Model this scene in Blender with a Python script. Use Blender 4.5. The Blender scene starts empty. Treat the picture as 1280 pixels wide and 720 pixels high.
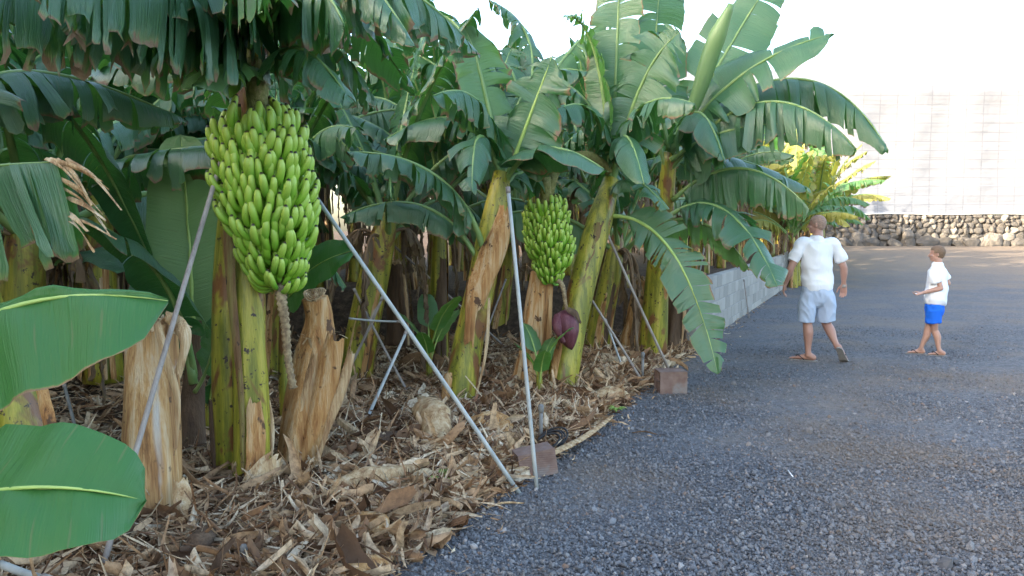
import bpy, bmesh, math, random
import numpy as np
from mathutils import Vector, Matrix, noise as mnoise
R = math.radians
scene = bpy.context.scene
COL = scene.collection
V = Vector
# ------------------------------------------------------------------ camera
F = 1005.0; CH = 1.6; PITCH = math.atan(72/F)
cam = bpy.data.cameras.new('camera'); cam.sensor_width = 36; cam.lens = F/1280*36; cam.clip_end = 2000; cam.clip_start = .05
camo = bpy.data.objects.new('camera', cam); COL.objects.link(camo)
camo.location = (0, 0, CH); camo.rotation_euler = (math.pi/2-PITCH, 0, 0)
scene.camera = camo
def ray(px, py):
    x = (px-640)/F; y = -(py-360)/F
    c, s = math.cos(PITCH), math.sin(PITCH)
    return V((x, c+y*s, -s+y*c))
def P(px, py, Y):
    d = ray(px, py); return V((0, 0, CH))+d*(Y/d.y)
def H(x, y):
    t = min(1, max(0, (y-20)/24)); return .72*t*t*(3-2*t)
def G(px, py, z=0.0):
    d = ray(px, py)
    Y = (z-CH)/d.z*d.y
    return V((0, 0, CH))+d*(Y/d.y)
EDX, EDY, EK = -.62, 3.7, .428           # road edge line  x = EDX + EK*(y-EDY)
def edge(y): return EDX+EK*(y-EDY)
# ------------------------------------------------------------------ materials
class NT:
    def __init__(s, name):
        s.m = bpy.data.materials.new(name); s.m.use_nodes = True
        s.t = s.m.node_tree; s.t.nodes.clear()
        s.out = s.t.nodes.new('ShaderNodeOutputMaterial')
    def n(s, typ, ins=None, **kw):
        nd = s.t.nodes.new('ShaderNode'+typ)
        for k, v in kw.items(): setattr(nd, k, v)
        for k, v in (ins or {}).items():
            sock = nd.inputs[k]
            if isinstance(v, bpy.types.NodeSocket): s.t.links.new(v, sock)
            else: sock.default_value = v
        return nd
    def ramp(s, fac, stops, interp='LINEAR'):
        nd = s.t.nodes.new('ShaderNodeValToRGB'); cr = nd.color_ramp; cr.interpolation = interp
        while len(cr.elements) > 1: cr.elements.remove(cr.elements[-1])
        for i, (p, c) in enumerate(stops):
            e = cr.elements[0] if i == 0 else cr.elements.new(p)
            e.position = p
            if isinstance(c, (int, float)): c = (c, c, c)
            e.color = (*c[:3], 1)
        s.t.links.new(fac, nd.inputs[0]); return nd.outputs[0]
    def mix(s, f, a, b, mode='MIX'):
        nd = s.t.nodes.new('ShaderNodeMix'); nd.data_type = 'RGBA'; nd.blend_type = mode
        for i, v in ((0, f), (6, a), (7, b)):
            if isinstance(v, bpy.types.NodeSocket): s.t.links.new(v, nd.inputs[i])
            elif i == 0: nd.inputs[0].default_value = v
            else: nd.inputs[i].default_value = (*v[:3], 1)
        return nd.outputs[2]
    def math(s, op, a, b=0.0, clamp=False):
        nd = s.t.nodes.new('ShaderNodeMath'); nd.operation = op; nd.use_clamp = clamp
        for i, v in ((0, a), (1, b)):
            if isinstance(v, bpy.types.NodeSocket): s.t.links.new(v, nd.inputs[i])
            else: nd.inputs[i].default_value = v
        return nd.outputs[0]
    def coords(s, kind='Object', scale=(1, 1, 1)):
        tc = s.t.nodes.new('ShaderNodeTexCoord')
        mp = s.n('Mapping', {'Vector': tc.outputs[kind], 'Scale': scale}); return mp.outputs[0]
    def noise(s, vec, scale, detail=4, rough=.55, out=0, dist=0):
        return s.n('TexNoise', {'Vector': vec, 'Scale': scale, 'Detail': detail, 'Roughness': rough, 'Distortion': dist}).outputs[out]
    def attr(s, name, out='Fac'):
        nd = s.n('Attribute'); nd.attribute_name = name; return nd.outputs[out]
    def bump(s, h, strength=.4, dist=.01):
        return s.n('Bump', {'Height': h, 'Strength': strength, 'Distance': dist}).outputs[0]
    def bsdf(s, col, rough=.7, normal=None, spec=.5, trans=0, tcol=None, metal=0, sss=0):
        d = {'Base Color': col if isinstance(col, bpy.types.NodeSocket) else (*col[:3], 1), 'Roughness': rough, 'Specular IOR Level': spec, 'Metallic': metal}
        if normal: d['Normal'] = normal
        b = s.n('BsdfPrincipled', d)
        o = b.outputs[0]
        if trans:
            t = s.n('BsdfTranslucent', {'Color': tcol if tcol is not None else d['Base Color']})
            o = s.n('MixShader', {0: trans, 1: o, 2: t.outputs[0]}).outputs[0]
        s.t.links.new(o, s.out.inputs[0]); return s.m

def mat_leaf(name, c1, c2, back, rough=.36, trans=.3, tcol=(.13, .3, .03), sk=2.0, spec=.7, drycol=((.30, .19, .10), (.12, .07, .035))):
    m = NT(name); uv = m.coords('UV'); rnd = m.n('ObjectInfo').outputs['Random']
    uvs = m.n('Mapping', {'Vector': uv, 'Scale': (1, .06, 1)}).outputs[0]
    stripe = m.math('ADD', m.math('MULTIPLY', m.noise(uvs, 120, 3, .6), .55), m.math('MULTIPLY', m.noise(uvs, 34, 2, .5), .45))
    big = m.noise(m.coords('Object'), 2.2, 3)
    f = m.math('ADD', m.math('MULTIPLY', big, .9), m.math('MULTIPLY', m.math('SUBTRACT', stripe, .5), sk))
    f = m.math('ADD', f, m.math('MULTIPLY', m.math('SUBTRACT', rnd, .5), .5), True)
    col = m.mix(m.ramp(f, [(.25, 0.0), (.75, 1.0)]), c1, c2)
    geo = m.n('NewGeometry')
    col = m.mix(m.math('MULTIPLY', geo.outputs['Backfacing'], .8), col, back)
    # scratches and small tears along the veins
    sc = m.ramp(m.noise(m.n('Mapping', {'Vector': uv, 'Scale': (1, .12, 1)}).outputs[0], 38, 2, .5), [(.68, 0.0), (.72, 1.0)])
    col = m.mix(m.math('MULTIPLY', sc, .35), col, (.16, .13, .06))
    dry = m.attr('dry')
    dn = m.math('ADD', dry, m.math('MULTIPLY', m.math('SUBTRACT', m.noise(m.n('Mapping', {'Vector': uv, 'Scale': (1, .4, 1)}).outputs[0], 22, 3), .5), 1.0))
    df = m.ramp(dn, [(.45, 0.0), (.62, 1.0)])
    yel = m.ramp(dn, [(.25, 0.0), (.5, 1.0)])
    col = m.mix(m.math('MULTIPLY', yel, .5), col, (.22, .20, .04))
    dc = m.mix(m.noise(uv, 30, 3), drycol[0], drycol[1])
    col = m.mix(df, col, dc)
    tc = m.mix(df, tcol, (.2, .12, .05))
    bp = m.bump(stripe, .85 if sk > 1 else .45, .012)
    rg = m.math('ADD', m.math('MULTIPLY', df, .4), rough, True)
    return m.bsdf(col, rg, bp, spec, trans, tc)
def mat_fibre(name, cols, rough=.8, zs=.12, sc=14, bump=.6, spots=None, spec=.3, trans=0, blot=None):
    """vertical-fibre material: cols = ramp stops"""
    m = NT(name); v = m.coords('Object', (1, 1, zs))
    rnd = m.n('ObjectInfo').outputs['Random']
    v = m.n('Mapping', {'Vector': v, 'Location': (0, 0, 0)}).outputs[0]
    add = m.n('VectorMath', {0: v, 1: m.n('CombineXYZ', {0: m.math('MULTIPLY', rnd, 17.), 1: m.math('MULTIPLY', rnd, 5.)}).outputs[0]}); add.operation = 'ADD'; v = add.outputs[0]
    a = m.noise(v, sc, 5, .6); fine = m.noise(v, sc*7, 3, .6)
    f = m.math('ADD', m.math('MULTIPLY', a, .8), m.math('MULTIPLY', fine, .2))
    col = m.ramp(f, cols)
    if blot:
        bl = m.ramp(m.noise(m.coords('Object', (1, 1, .45)), blot[1], 4, .65, dist=.6), [(blot[2], 0.0), (blot[2]+.06, 1.0)])
        col = m.mix(bl, col, blot[0])
    if spots:
        sp = m.ramp(m.noise(m.coords('Object', (1, 1, .8)), spots[1], 3, .7), [(spots[2], 0.0), (spots[2]+.05, 1.0)])
        col = m.mix(sp, col, spots[0])
    bp = m.bump(m.math('ADD', fine, m.math('MULTIPLY', a, 1.5)), bump, .012)
    return m.bsdf(col, rough, bp, spec, trans)
def mat_plain(name, c1, c2=None, rough=.7, scale=20, bump=.2, spec=.4, metal=0, dist=.003):
    m = NT(name); v = m.coords('Object'); c2 = c2 or tuple(x*.8 for x in c1)
    nn = m.noise(v, scale, 5, .6)
    col = m.mix(m.ramp(nn, [(.35, 0.0), (.65, 1.0)]), c1, c2)
    return m.bsdf(col, rough, m.bump(m.noise(v, scale*3, 3), bump, dist), spec, 0, None, metal)
M = {}
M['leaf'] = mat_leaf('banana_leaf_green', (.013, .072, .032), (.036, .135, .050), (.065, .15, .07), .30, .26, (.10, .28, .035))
M['leaf_lit'] = mat_leaf('banana_leaf_fresh_lit', (.05, .16, .04), (.085, .22, .05), (.11, .22, .08), .33, .36, (.2, .42, .05))  # lighter copy of leaf: sunlit tone put into the colour, also for fresh leaves
M['leaf_young'] = mat_leaf('banana_leaf_young', (.012, .085, .014), (.026, .135, .020), (.04, .13, .03), .42, .12, (.06, .26, .02), .9, .35)
M['leaf_pale'] = mat_leaf('banana_leaf_pale', (.13, .25, .10), (.19, .31, .11), (.19, .31, .11), .45, .3, (.2, .36, .1))  # pale green; lit look of the upright leaf is put into it
M['leaf_yellow'] = mat_leaf('banana_leaf_sun_yellow', (.20, .24, .03), (.32, .30, .04), (.3, .28, .05), .5, .35, (.4, .38, .05))  # sunlit yellow of the far plants put into the leaf colour
M['leaf_dry'] = mat_leaf('banana_leaf_dried', (.13, .08, .045), (.24, .16, .09), (.17, .11, .06), .75, .15, (.25, .15, .06))
M['midrib'] = mat_plain('leaf_midrib', (.20, .28, .09), (.13, .23, .07), .4, 9)
M['midrib_y'] = mat_plain('young_leaf_midrib', (.34, .45, .12), (.26, .38, .09), .4, 9)
M['midrib_dry'] = mat_plain('dry_leaf_midrib', (.24, .16, .09), (.15, .09, .05), .8, 9)
M['stem'] = mat_fibre('pseudostem_green', [(.25, (.05, .055, .010)), (.42, (.15, .155, .018)), (.56, (.32, .285, .03)), (.66, (.42, .33, .055)), (.78, (.26, .12, .035))], .38, .08, 16, .3, ((.035, .02, .014), 22, .61), .45, 0, ((.17, .07, .022), 3.6, .52))
M['stem_brown'] = mat_fibre('pseudostem_weathered', [(.25, (.05, .025, .013)), (.45, (.16, .085, .035)), (.62, (.2, .17, .05)), (.8, (.28, .17, .07))], .6, .08, 14, .5, ((.03, .018, .012), 18, .6))
M['dry'] = mat_fibre('dry_sheath', [(.2, (.10, .055, .03)), (.4, (.30, .17, .08)), (.52, (.50, .34, .18)), (.68, (.64, .52, .36))], .75, .06, 20, 1.0, ((.16, .08, .04), 8, .66))
M['dry_orange'] = mat_fibre('dry_sheath_orange', [(.30, (.07, .03, .014)), (.4, (.30, .135, .045)), (.5, (.44, .235, .085)), (.6, (.54, .37, .20)), (.7, (.30, .15, .06))], .75, .05, 17, 1.0, ((.10, .05, .025), 9, .60), .3, 0, ((.44, .39, .33), 2.6, .60))
M['dry_pale'] = mat_fibre('pale_weathered_sheath', [(.30, (.08, .045, .025)), (.4, (.30, .15, .06)), (.5, (.46, .27, .11)), (.62, (.56, .42, .26)), (.72, (.34, .20, .11))], .8, .05, 17, 1.0, ((.12, .07, .04), 9, .62), .3, 0, ((.46, .42, .37), 2.6, .54))
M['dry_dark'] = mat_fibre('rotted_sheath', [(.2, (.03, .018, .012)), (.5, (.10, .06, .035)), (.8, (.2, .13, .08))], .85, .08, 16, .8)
M['banana'] = None
m = NT('unripe_banana'); t = m.attr('tip'); rn = m.n('ObjectInfo').outputs['Random']
c = m.mix(rn, (.115, .29, .02), (.21, .41, .03)); c = m.mix(m.ramp(t, [(.0, 0.0), (.5, .0), (.9, 1.0)]), c, (.34, .45, .07))
c = m.mix(m.ramp(t, [(.93, 0.0), (.96, 1.0)]), c, (.03, .02, .012)); c = m.mix(m.ramp(t, [(0.0, 1.0), (.16, 0.0)]), c, (.10, .20, .02))
c = m.mix(m.ramp(m.noise(m.coords('Object'), 60, 2), [(.70, 0.0), (.76, 1.0)]), c, (.09, .10, .02))
M['banana'] = m.bsdf(c, .42, None, .45, 0)
M['rachis'] = mat_fibre('bunch_stalk', [(.3, (.10, .09, .03)), (.5, (.2, .2, .06)), (.7, (.33, .27, .13))], .7, 1, 30, .7)
M['scar'] = mat_plain('stalk_scars', (.35, .26, .14), (.14, .09, .05), .85, 40, .8)
M['bud'] = mat_fibre('flower_bud', [(.3, (.05, .012, .018)), (.5, (.11, .03, .04)), (.7, (.19, .08, .08))], .5, .15, 16, .4)
M['pole'] = mat_fibre('galvanised_pole', [(.3, (.20, .21, .20)), (.5, (.33, .34, .32)), (.75, (.42, .42, .39))], .45, .3, 12, .1, ((.22, .14, .08), 9, .68), .5)
M['pole_old'] = mat_fibre('weathered_pole', [(.3, (.16, .13, .11)), (.5, (.27, .23, .20)), (.75, (.38, .34, .30))], .6, .2, 14, .3, ((.05, .035, .03), 14, .68), .4)
M['plastic_black'] = mat_plain('black_pipe', (.012, .012, .014), None, .4)
M['plastic_grey'] = mat_plain('grey_pipe', (.13, .13, .13), (.2, .19, .17), .5)
M['blue'] = mat_plain('blue_plastic', (.02, .2, .5), None, .4)
M['white'] = mat_plain('white_scrap', (.75, .75, .73), None, .6)
m = NT('clay_brick'); v = m.coords('Object'); nn = m.noise(v, 12, 5)
c = m.mix(m.ramp(nn, [(.3, 0.0), (.7, 1.0)]), (.15, .09, .07), (.24, .165, .135)); c = m.mix(m.ramp(m.noise(v, 5, 4), [(.55, 0.0), (.7, 1.0)]), c, (.22, .21, .20))
wv = m.n('TexWave', {'Vector': v, 'Scale': 22, 'Distortion': .2}, bands_direction='Z').outputs[1]
M['clay'] = m.bsdf(c, .85, m.bump(m.math('ADD', nn, m.math('MULTIPLY', wv, .5)), .5, .004), .2)
M['clay_in'] = mat_plain('clay_brick_inside', (.12, .06, .045), None, .9)
m = NT('concrete_block'); v = m.coords('Object'); cr = m.attr('rnd')
c = m.mix(cr, (.225, .212, .19), (.34, .32, .285)); c = m.mix(m.ramp(m.noise(v, 2.5, 5, .65), [(.5, 0.0), (.75, .6)]), c, (.24, .22, .19))
M['block'] = m.bsdf(c, .9, m.bump(m.noise(v, 60, 4, .7), .5, .006), .2)
M['mortar'] = mat_plain('mortar', (.30, .29, .27), None, .95, 30, .6)
m = NT('volcanic_boulder'); v = m.coords('Object'); cr = m.attr('rnd')
c = m.ramp(cr, [(0, (.09, .085, .08)), (.5, (.14, .128, .115)), (.85, (.19, .172, .15)), (1, (.30, .27, .23))]); c = m.mix(m.ramp(m.noise(v, 3, 6, .7), [(.4, 0.0), (.65, .55)]), c, (.07, .06, .05))
M['boulder'] = m.bsdf(c, .92, m.bump(m.noise(v, 5, 6, .7), .8, .12), .2)
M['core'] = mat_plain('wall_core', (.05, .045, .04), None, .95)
# gravel
def gravel(name, pieces):
    m = NT(name); v = m.coords('Object')
    if pieces:
        cr = m.attr('rnd'); c = m.ramp(cr, [(0, (.06, .063, .07)), (.45, (.115, .119, .131)), (.8, (.17, .174, .184)), (.93, (.18, .17, .165)), (.97, (.17, .11, .08)), (1, (.3, .29, .28))])
        c = m.mix(m.ramp(m.noise(m.n('NewGeometry').outputs['Position'], .55, 5, .6), [(.45, 0.0), (.66, .65)]), c, (.17, .135, .105))
        return m.bsdf(c, .75, m.bump(m.noise(v, 150, 2), .3, .002), .35)
    vo = m.n('TexVoronoi', {'Vector': v, 'Scale': 42.0}); vo2 = m.n('TexVoronoi', {'Vector': v, 'Scale': 95.0})
    c = m.ramp(m.n('SeparateColor', {0: vo.outputs['Color']}).outputs[0], [(0, (.06, .063, .07)), (.5, (.11, .115, .127)), (.9, (.165, .17, .18)), (1, (.24, .23, .22))])
    c = m.mix(.35, c, m.ramp(m.n('SeparateColor', {0: vo2.outputs['Color']}).outputs[1], [(0, (.03, .032, .04)), (1, (.14, .145, .16))]))
    big = m.noise(v, .55, 5, .6)
    c = m.mix(m.ramp(m.noise(m.n('Mapping', {'Vector': v, 'Scale': (.7, 2.2, 1)}).outputs[0], 1.1, 7, .75), [(.35, 0.0), (.65, .55)]), c, (.17, .16, .155))
    c = m.mix(m.ramp(m.noise(v, 14, 4, .75), [(.42, .5), (.56, 0.0)]), c, (.045, .046, .05))
    c = m.mix(m.ramp(big, [(.47, 0.0), (.66, .75)]), c, (.18, .14, .105))
    sep = m.n('SeparateXYZ', {0: v})
    far = m.ramp(m.math('MULTIPLY', m.math('ADD', sep.outputs[1], m.math('MULTIPLY', m.noise(v, .35, 4), 10.)), .02), [(.52, 0.0), (.72, 1.0)])
    c = m.mix(m.math('MULTIPLY', far, .8), c, m.mix(m.noise(v, 1.3, 5), (.26, .19, .125), (.17, .135, .1)))
    h = m.math('ADD', m.math('MULTIPLY', vo.outputs['Distance'], -1.0), m.math('MULTIPLY', vo2.outputs['Distance'], -.4))
    return m.bsdf(c, .85, m.bump(h, .8, .02), .3)
M['gravel'] = gravel('gravel_road', False); M['gravel_p'] = gravel('gravel_stones', True)
m = NT('plantation_soil'); v = m.coords('Object')
c = m.ramp(m.noise(v, 9, 8, .75), [(.3, (.03, .02, .014)), (.5, (.085, .055, .035)), (.68, (.17, .115, .075))])
M['soil'] = m.bsdf(c, .95, m.bump(m.noise(v, 30, 6, .7), 1.0, .05), .2)
m = NT('dry_leaf_litter'); v = m.coords('Object'); cr = m.attr('rnd')
c = m.ramp(cr, [(0, (.08, .04, .02)), (.22, (.27, .14, .065)), (.5, (.54, .345, .19)), (.8, (.70, .52, .33)), (.95, (.78, .66, .48)), (1, (.34, .15, .08))])
c = m.mix(m.ramp(m.noise(v, 26, 4, .7), [(.42, 0.0), (.68, .7)]), c, (.10, .055, .032))
c = m.mix(m.ramp(m.noise(v, 1.6, 4, .6), [(.45, 0.0), (.62, .3)]), c, (.13, .075, .045))
M['litter'] = m.bsdf(c, .8, m.bump(m.noise(v, 70, 3), .6, .006), .3, .12)
# netting
m = NT('white_netting'); v = m.coords('Object')
br = m.n('TexBrick', {'Vector': m.n('Mapping', {'Vector': v, 'Rotation': (math.pi/2, 0, 0)}).outputs[0], 'Scale': 1.0, 'Mortar Size': .05, 'Mortar Smooth': 1.0, 'Brick Width': .95, 'Row Height': .5, 'Color1': (.248, .262, .295, 1), 'Color2': (.226, .24, .272, 1), 'Mortar': (.178, .192, .222, 1)}, offset=0.0)
st = m.noise(m.n('Mapping', {'Vector': v, 'Scale': (.12, 1, 1.8)}).outputs[0], 1.3, 5, .6)
c = m.mix(m.ramp(st, [(.4, 0.0), (.7, .4)]), br.outputs[0], (.21, .225, .26))
M['net'] = m.bsdf(c, .8, m.bump(m.math('ADD', st, m.noise(v, .9, 3)), .5, .15), .2, .25)
M['net_rope'] = mat_plain('net_edge_rope', (.75, .75, .75), None, .8)
M['sun_blocker'] = mat_plain('sun_blocker_cloth', (.16, .18, .15), None, .9)  # for the added off-frame screen that blocks the sun
# people
def skin(name, c):
    m = NT(name); v = m.coords('Object'); cc = m.mix(m.noise(v, 6, 3), c, (c[0]*.85, c[1]*.72, c[2]*.7))
    return m.bsdf(cc, .5, m.bump(m.noise(v, 120, 2), .1, .001), .4)
M['skin_a'] = skin('tanned_skin', (.40, .235, .175)); M['skin_b'] = skin('child_skin', (.44, .27, .20))
def cloth(name, c, bs=.6, sc=7):
    m = NT(name); v = m.coords('Object', (1, 1, .6))
    fold = m.noise(v, sc, 4, .5, dist=.8); we = m.noise(m.coords('Object'), 220, 2)
    return m.bsdf(c, .85, m.bump(m.math('ADD', fold, m.math('MULTIPLY', we, .06)), bs, .012), .2)
M['tee'] = cloth('white_cotton', (.74, .75, .77)); M['shorts_a'] = cloth('pale_denim', (.40, .47, .58)); M['shorts_b'] = cloth('blue_nylon', (.015, .13, .62))
M['hair_a'] = mat_plain('cropped_greying_hair', (.36, .25, .19), (.25, .16, .12), .8, 90, .8); M['hair_b'] = mat_plain('short_brown_hair', (.20, .13, .08), (.12, .075, .045), .7, 90, .9)
M['flipflop'] = mat_plain('flip_flop_sole', (.25, .23, .21), None, .7); M['strap'] = mat_plain('flip_flop_strap', (.02, .02, .022), None, .5)
M['eye'] = mat_plain('eye', (.05, .03, .02), None, .2); M['weed'] = mat_leaf('weed_leaf', (.14, .26, .03), (.24, .36, .05), (.2, .32, .06), .5, .3, (.3, .5, .05))
# ------------------------------------------------------------------ object helpers
def link(o, parent=None):
    COL.objects.link(o)
    if parent is not None: o.parent = parent
    return o
def tag(o, label=None, cat=None, group=None, kind=None):
    if label: o['label'] = label
    if cat: o['category'] = cat
    if group: o['group'] = group
    if kind: o['kind'] = kind
    return o
def empty(name, loc, label, cat, group=None):
    o = bpy.data.objects.new(name, None); o.location = loc; o.empty_display_size = .1
    link(o); return tag(o, label, cat, group)
def mk(name, vs, fs, mat, parent=None, smooth=True, uv=None, attrs=None, off=None):
    """vs world coords; off = root location"""
    a = np.array([tuple(v) for v in vs] if not isinstance(vs, np.ndarray) else vs, dtype=np.float32).reshape(-1, 3)
    loc = (0, 0, 0)
    if parent is not None:
        r = parent
        while r.parent is not None: r = r.parent
        a = a-np.array(r.location, dtype=np.float32)
    elif off is not None:
        a = a-np.array(off, dtype=np.float32); loc = off
    me = bpy.data.meshes.new(name)
    if isinstance(fs, np.ndarray):
        n, k = fs.shape
        me.vertices.add(len(a)); me.vertices.foreach_set('co', a.ravel())
        me.loops.add(n*k); me.loops.foreach_set('vertex_index', fs.astype(np.int32).ravel())
        me.polygons.add(n); me.polygons.foreach_set('loop_start', np.arange(0, n*k, k, dtype=np.int32))
        me.update(calc_edges=True)
    else:
        me.from_pydata(a.tolist(), [], [tuple(int(i) for i in f) for f in fs]); me.update()
    me.polygons.foreach_set('use_smooth', [smooth]*len(me.polygons))
    if uv is not None:
        l = me.uv_layers.new(name='UVMap'); idx = np.zeros(len(me.loops), dtype=np.int32); me.loops.foreach_get('vertex_index', idx)
        l.data.foreach_set('uv', np.array(uv, dtype=np.float32)[idx].ravel())
    for k, d in (attrs or {}).items():
        at = me.attributes.new(k, 'FLOAT', 'POINT'); at.data.foreach_set('value', np.array(d, dtype=np.float32))
    mats = mat if isinstance(mat, (list, tuple)) else [mat]
    for mm in mats: me.materials.append(mm)
    o = bpy.data.objects.new(name, me); o.location = loc
    return link(o, parent)
def copy_tree(o, parent=None):
    c = o.copy(); COL.objects.link(c); c.parent = parent
    for ch in [x for x in KIDS.get(o.name, [])]: copy_tree(ch, c)
    return c
KIDS = {}
def index_kids():
    KIDS.clear()
    for o in bpy.data.objects:
        if o.parent: KIDS.setdefault(o.parent.name, []).append(o)
def spline(pts, n):
    """Catmull-Rom through pts, n samples"""
    pts = [V(p) for p in pts]; out = []
    ext = [2*pts[0]-pts[1]]+pts+[2*pts[-1]-pts[-2]]
    k = len(pts)-1
    for i in range(n):
        t = i/(n-1)*k; j = min(int(t), k-1); t -= j
        a, b, c, d = ext[j:j+4]
        out.append(.5*((2*b)+(c-a)*t+(2*a-5*b+4*c-d)*t*t+(3*b-a-3*c+d)*t**3))
    return out
def interp(vals, n):
    k = len(vals)-1; return [vals[min(int(i/(n-1)*k), k-1)]*(1-(i/(n-1)*k-min(int(i/(n-1)*k), k-1)))+vals[min(int(i/(n-1)*k), k-1)+1]*(i/(n-1)*k-min(int(i/(n-1)*k), k-1)) for i in range(n)]
def tube(path, radii, seg=10, wob=0.0, seed=0, cap=True, flat=1.0, lobes=None):
    rng = random.Random(seed); vs = []; fs = []
    n = len(path); ref = V((0, 1, 0)) if abs((path[-1]-path[0]).normalized().y) < .8 else V((1, 0, 0))
    so = V((rng.random()*50, rng.random()*50, 0))
    for i, p in enumerate(path):
        T = (path[min(i+1, n-1)]-path[max(i-1, 0)]).normalized()
        A = (ref-T*ref.dot(T)).normalized(); B = T.cross(A)
        for j in range(seg):
            a = 2*math.pi*j/seg; r = radii[i]
            if wob: r *= 1+wob*mnoise.noise(V((math.cos(a)*1.3, math.sin(a)*1.3, i/n*2.2))+so)*2
            if lobes: r *= 1+lobes[1]*abs(math.sin(a*lobes[0]/2+i*lobes[2]))
            vs.append(p+(A*math.cos(a)*flat+B*math.sin(a))*r)
    for i in range(n-1):
        for j in range(seg):
            k = (j+1) % seg; fs.append((i*seg+j, i*seg+k, (i+1)*seg+k, (i+1)*seg+j))
    if cap:
        fs.append(tuple(range(seg-1, -1, -1))); fs.append(tuple((n-1)*seg+j for j in range(seg)))
    return vs, fs
def join(*parts):
    vs = []; fs = []
    for a, b in parts:
        k = len(vs); vs += [V(x) for x in a]; fs += [tuple(i+k for i in f) for f in b]
    return vs, fs
def box(c, sx, sy, sz, rot=None):
    c = V(c); vs = []
    for z in (-1, 1):
        for y in (-1, 1):
            for x in (-1, 1):
                p = V((x*sx/2, y*sy/2, z*sz/2)); p = rot @ p if rot else p; vs.append(c+p)
    return vs, [(0, 2, 3, 1), (4, 5, 7, 6), (0, 1, 5, 4), (2, 6, 7, 3), (0, 4, 6, 2), (1, 3, 7, 5)]
# ------------------------------------------------------------------ leaf generator
def leaf(parent, A, Mp, B, W, pf=.12, face=None, fold=.5, tears=14, ragged=.3, mat='leaf', rib='midrib', seed=0, rr=.026, vee=.25, trunc=0.0, sides=(1, 1), skew=.18, wave=.02, start=.1, nv=6):
    rng = random.Random(seed)
    A, Mp, B = V(A), V(Mp), V(B); C = 2*Mp-(A+B)/2
    face = V(face) if face is not None else V((0, 0, 1))
    NP = 60; tt = [i/(NP-1) for i in range(NP)]
    pts = [(1-t)**2*A+2*t*(1-t)*C+t*t*B for t in tt]
    L = sum((pts[i+1]-pts[i]).length for i in range(NP-1))
    def at(t):
        p = (1-t)**2*A+2*t*(1-t)*C+t*t*B
        T = (2*(1-t)*(C-A)+2*t*(B-C)).normalized()
        S = T.cross(face)
        if S.length < 1e-3: S = T.cross(V((0, -1, .2)))
        S.normalize(); N = S.cross(T); return p, T, S, N
    def wid(u):
        a = 1-(1-min(u/start, 1))**2
        b = max(0.0, 1-max(0, (u-start)/(1-start))**3.2)**.55
        return W*a*b
    umax = 1-trunc
    vs = []; fs = []; uv = []; dry = []
    g = V((0, 0, -1))
    for sd in (1, -1):
        sc = sides[0] if sd == 1 else sides[1]
        if sc <= 0: continue
        cuts = [0.0]+sorted(rng.random() for _ in range(tears))+[1.0]
        cc = [cuts[0]]
        for x in cuts[1:]:
            if x-cc[-1] > .018 or x == 1.0: cc.append(x)
        kexp = .7-.5*max(0, min(1, (fold-.5)/.3))
        sfold = fold*(1+.15*rng.uniform(-1, 1))
        for si in range(len(cc)-1):
            u0, u1 = cc[si]*umax, cc[si+1]*umax; uc = (u0+u1)/2
            ns = max(2, int(math.ceil((u1-u0)*L/.06))+1)
            torn = len(cc) > 3
            df = rng.gauss(0, .13) if torn else 0; lm = (1-ragged*.4*rng.random()**2) if torn else 1
            cont = rng.uniform(.0, .06+.34*ragged) if torn else 0
            sway = rng.gauss(0, .08) if torn else 0
            e = ragged*rng.uniform(.08, .55)+.02; dsub = rng.uniform(.0, .75)*(1.15-.8*ragged)+.15
            cup = rng.uniform(-.05, .05) if torn else 0
            tw = rng.gauss(0, .25) if torn else 0
            base = len(vs)
            for i in range(ns):
                u = u0+(u1-u0)*i/(ns-1); t = pf+(1-pf)*u
                p, T, S, N = at(t); w = wid(u)*lm*sc*(1 if torn else 1+.0*u)
                if torn: w *= 1+.10*ragged*mnoise.noise(V((u*60, sd*3, seed)))
                d0 = (u-uc)*L*(1-pf)
                q = p.copy(); s_rel = (i/(ns-1)-.5)*2
                for j in range(nv+1):
                    v = j/nv
                    if j > 0:
                        k = max(0, min(.98, (sfold+df)*(1.35*((j-.5)/nv)**kexp)+tw*s_rel*v*.3))
                        dr = S*sd*(1-k)+g*k*(1.0)+N*vee*(1-v)*(1-k)+T*skew*(1-k*.6)
                        dr.normalize(); q = q+dr*(w/nv)
                    qq = q-T*d0*cont*v+T*sway*w*v*v+N*(cup*(1-s_rel*s_rel)*v*w*3)
                    qq += N*wave*math.sin(u*23+sd+seed)*v*(1-.4*v)+N*wave*.8*mnoise.noise(V((u*9, v*2, seed*1.7+sd)))
                    if v > .8 and ragged > .5 and torn: qq += V((rng.uniform(-1, 1), rng.uniform(-1, 1), 0))*.012*ragged
                    vs.append(qq); uv.append((u*L, v*w+sd*.01)); dry.append((v-1)/e+1-dsub+max(0, (u-.95)*5*ragged))
            for i in range(ns-1):
                for j in range(nv):
                    a = base+i*(nv+1)+j; b = a+nv+1
                    fs.append((a, b, b+1, a+1) if sd == 1 else (a, a+1, b+1, b))
    o = mk('leaf', vs, fs, M[mat], parent, True, uv, {'dry': dry})
    path = [at(t*(pf+(1-pf)*umax))[0]-at(t*umax)[3]*rr*.3*(1-t) for t in [i/23 for i in range(24)]]
    rad = [rr*(1.25-.35*min(1, t/.12) if t < .12 else .9*(1-(t-.12)/.88)**.8+.1) for t in [i/23 for i in range(24)]]
    v2, f2 = tube(path, rad, 7)
    mk('midrib', v2, f2, M[rib], o)
    return o
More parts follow.
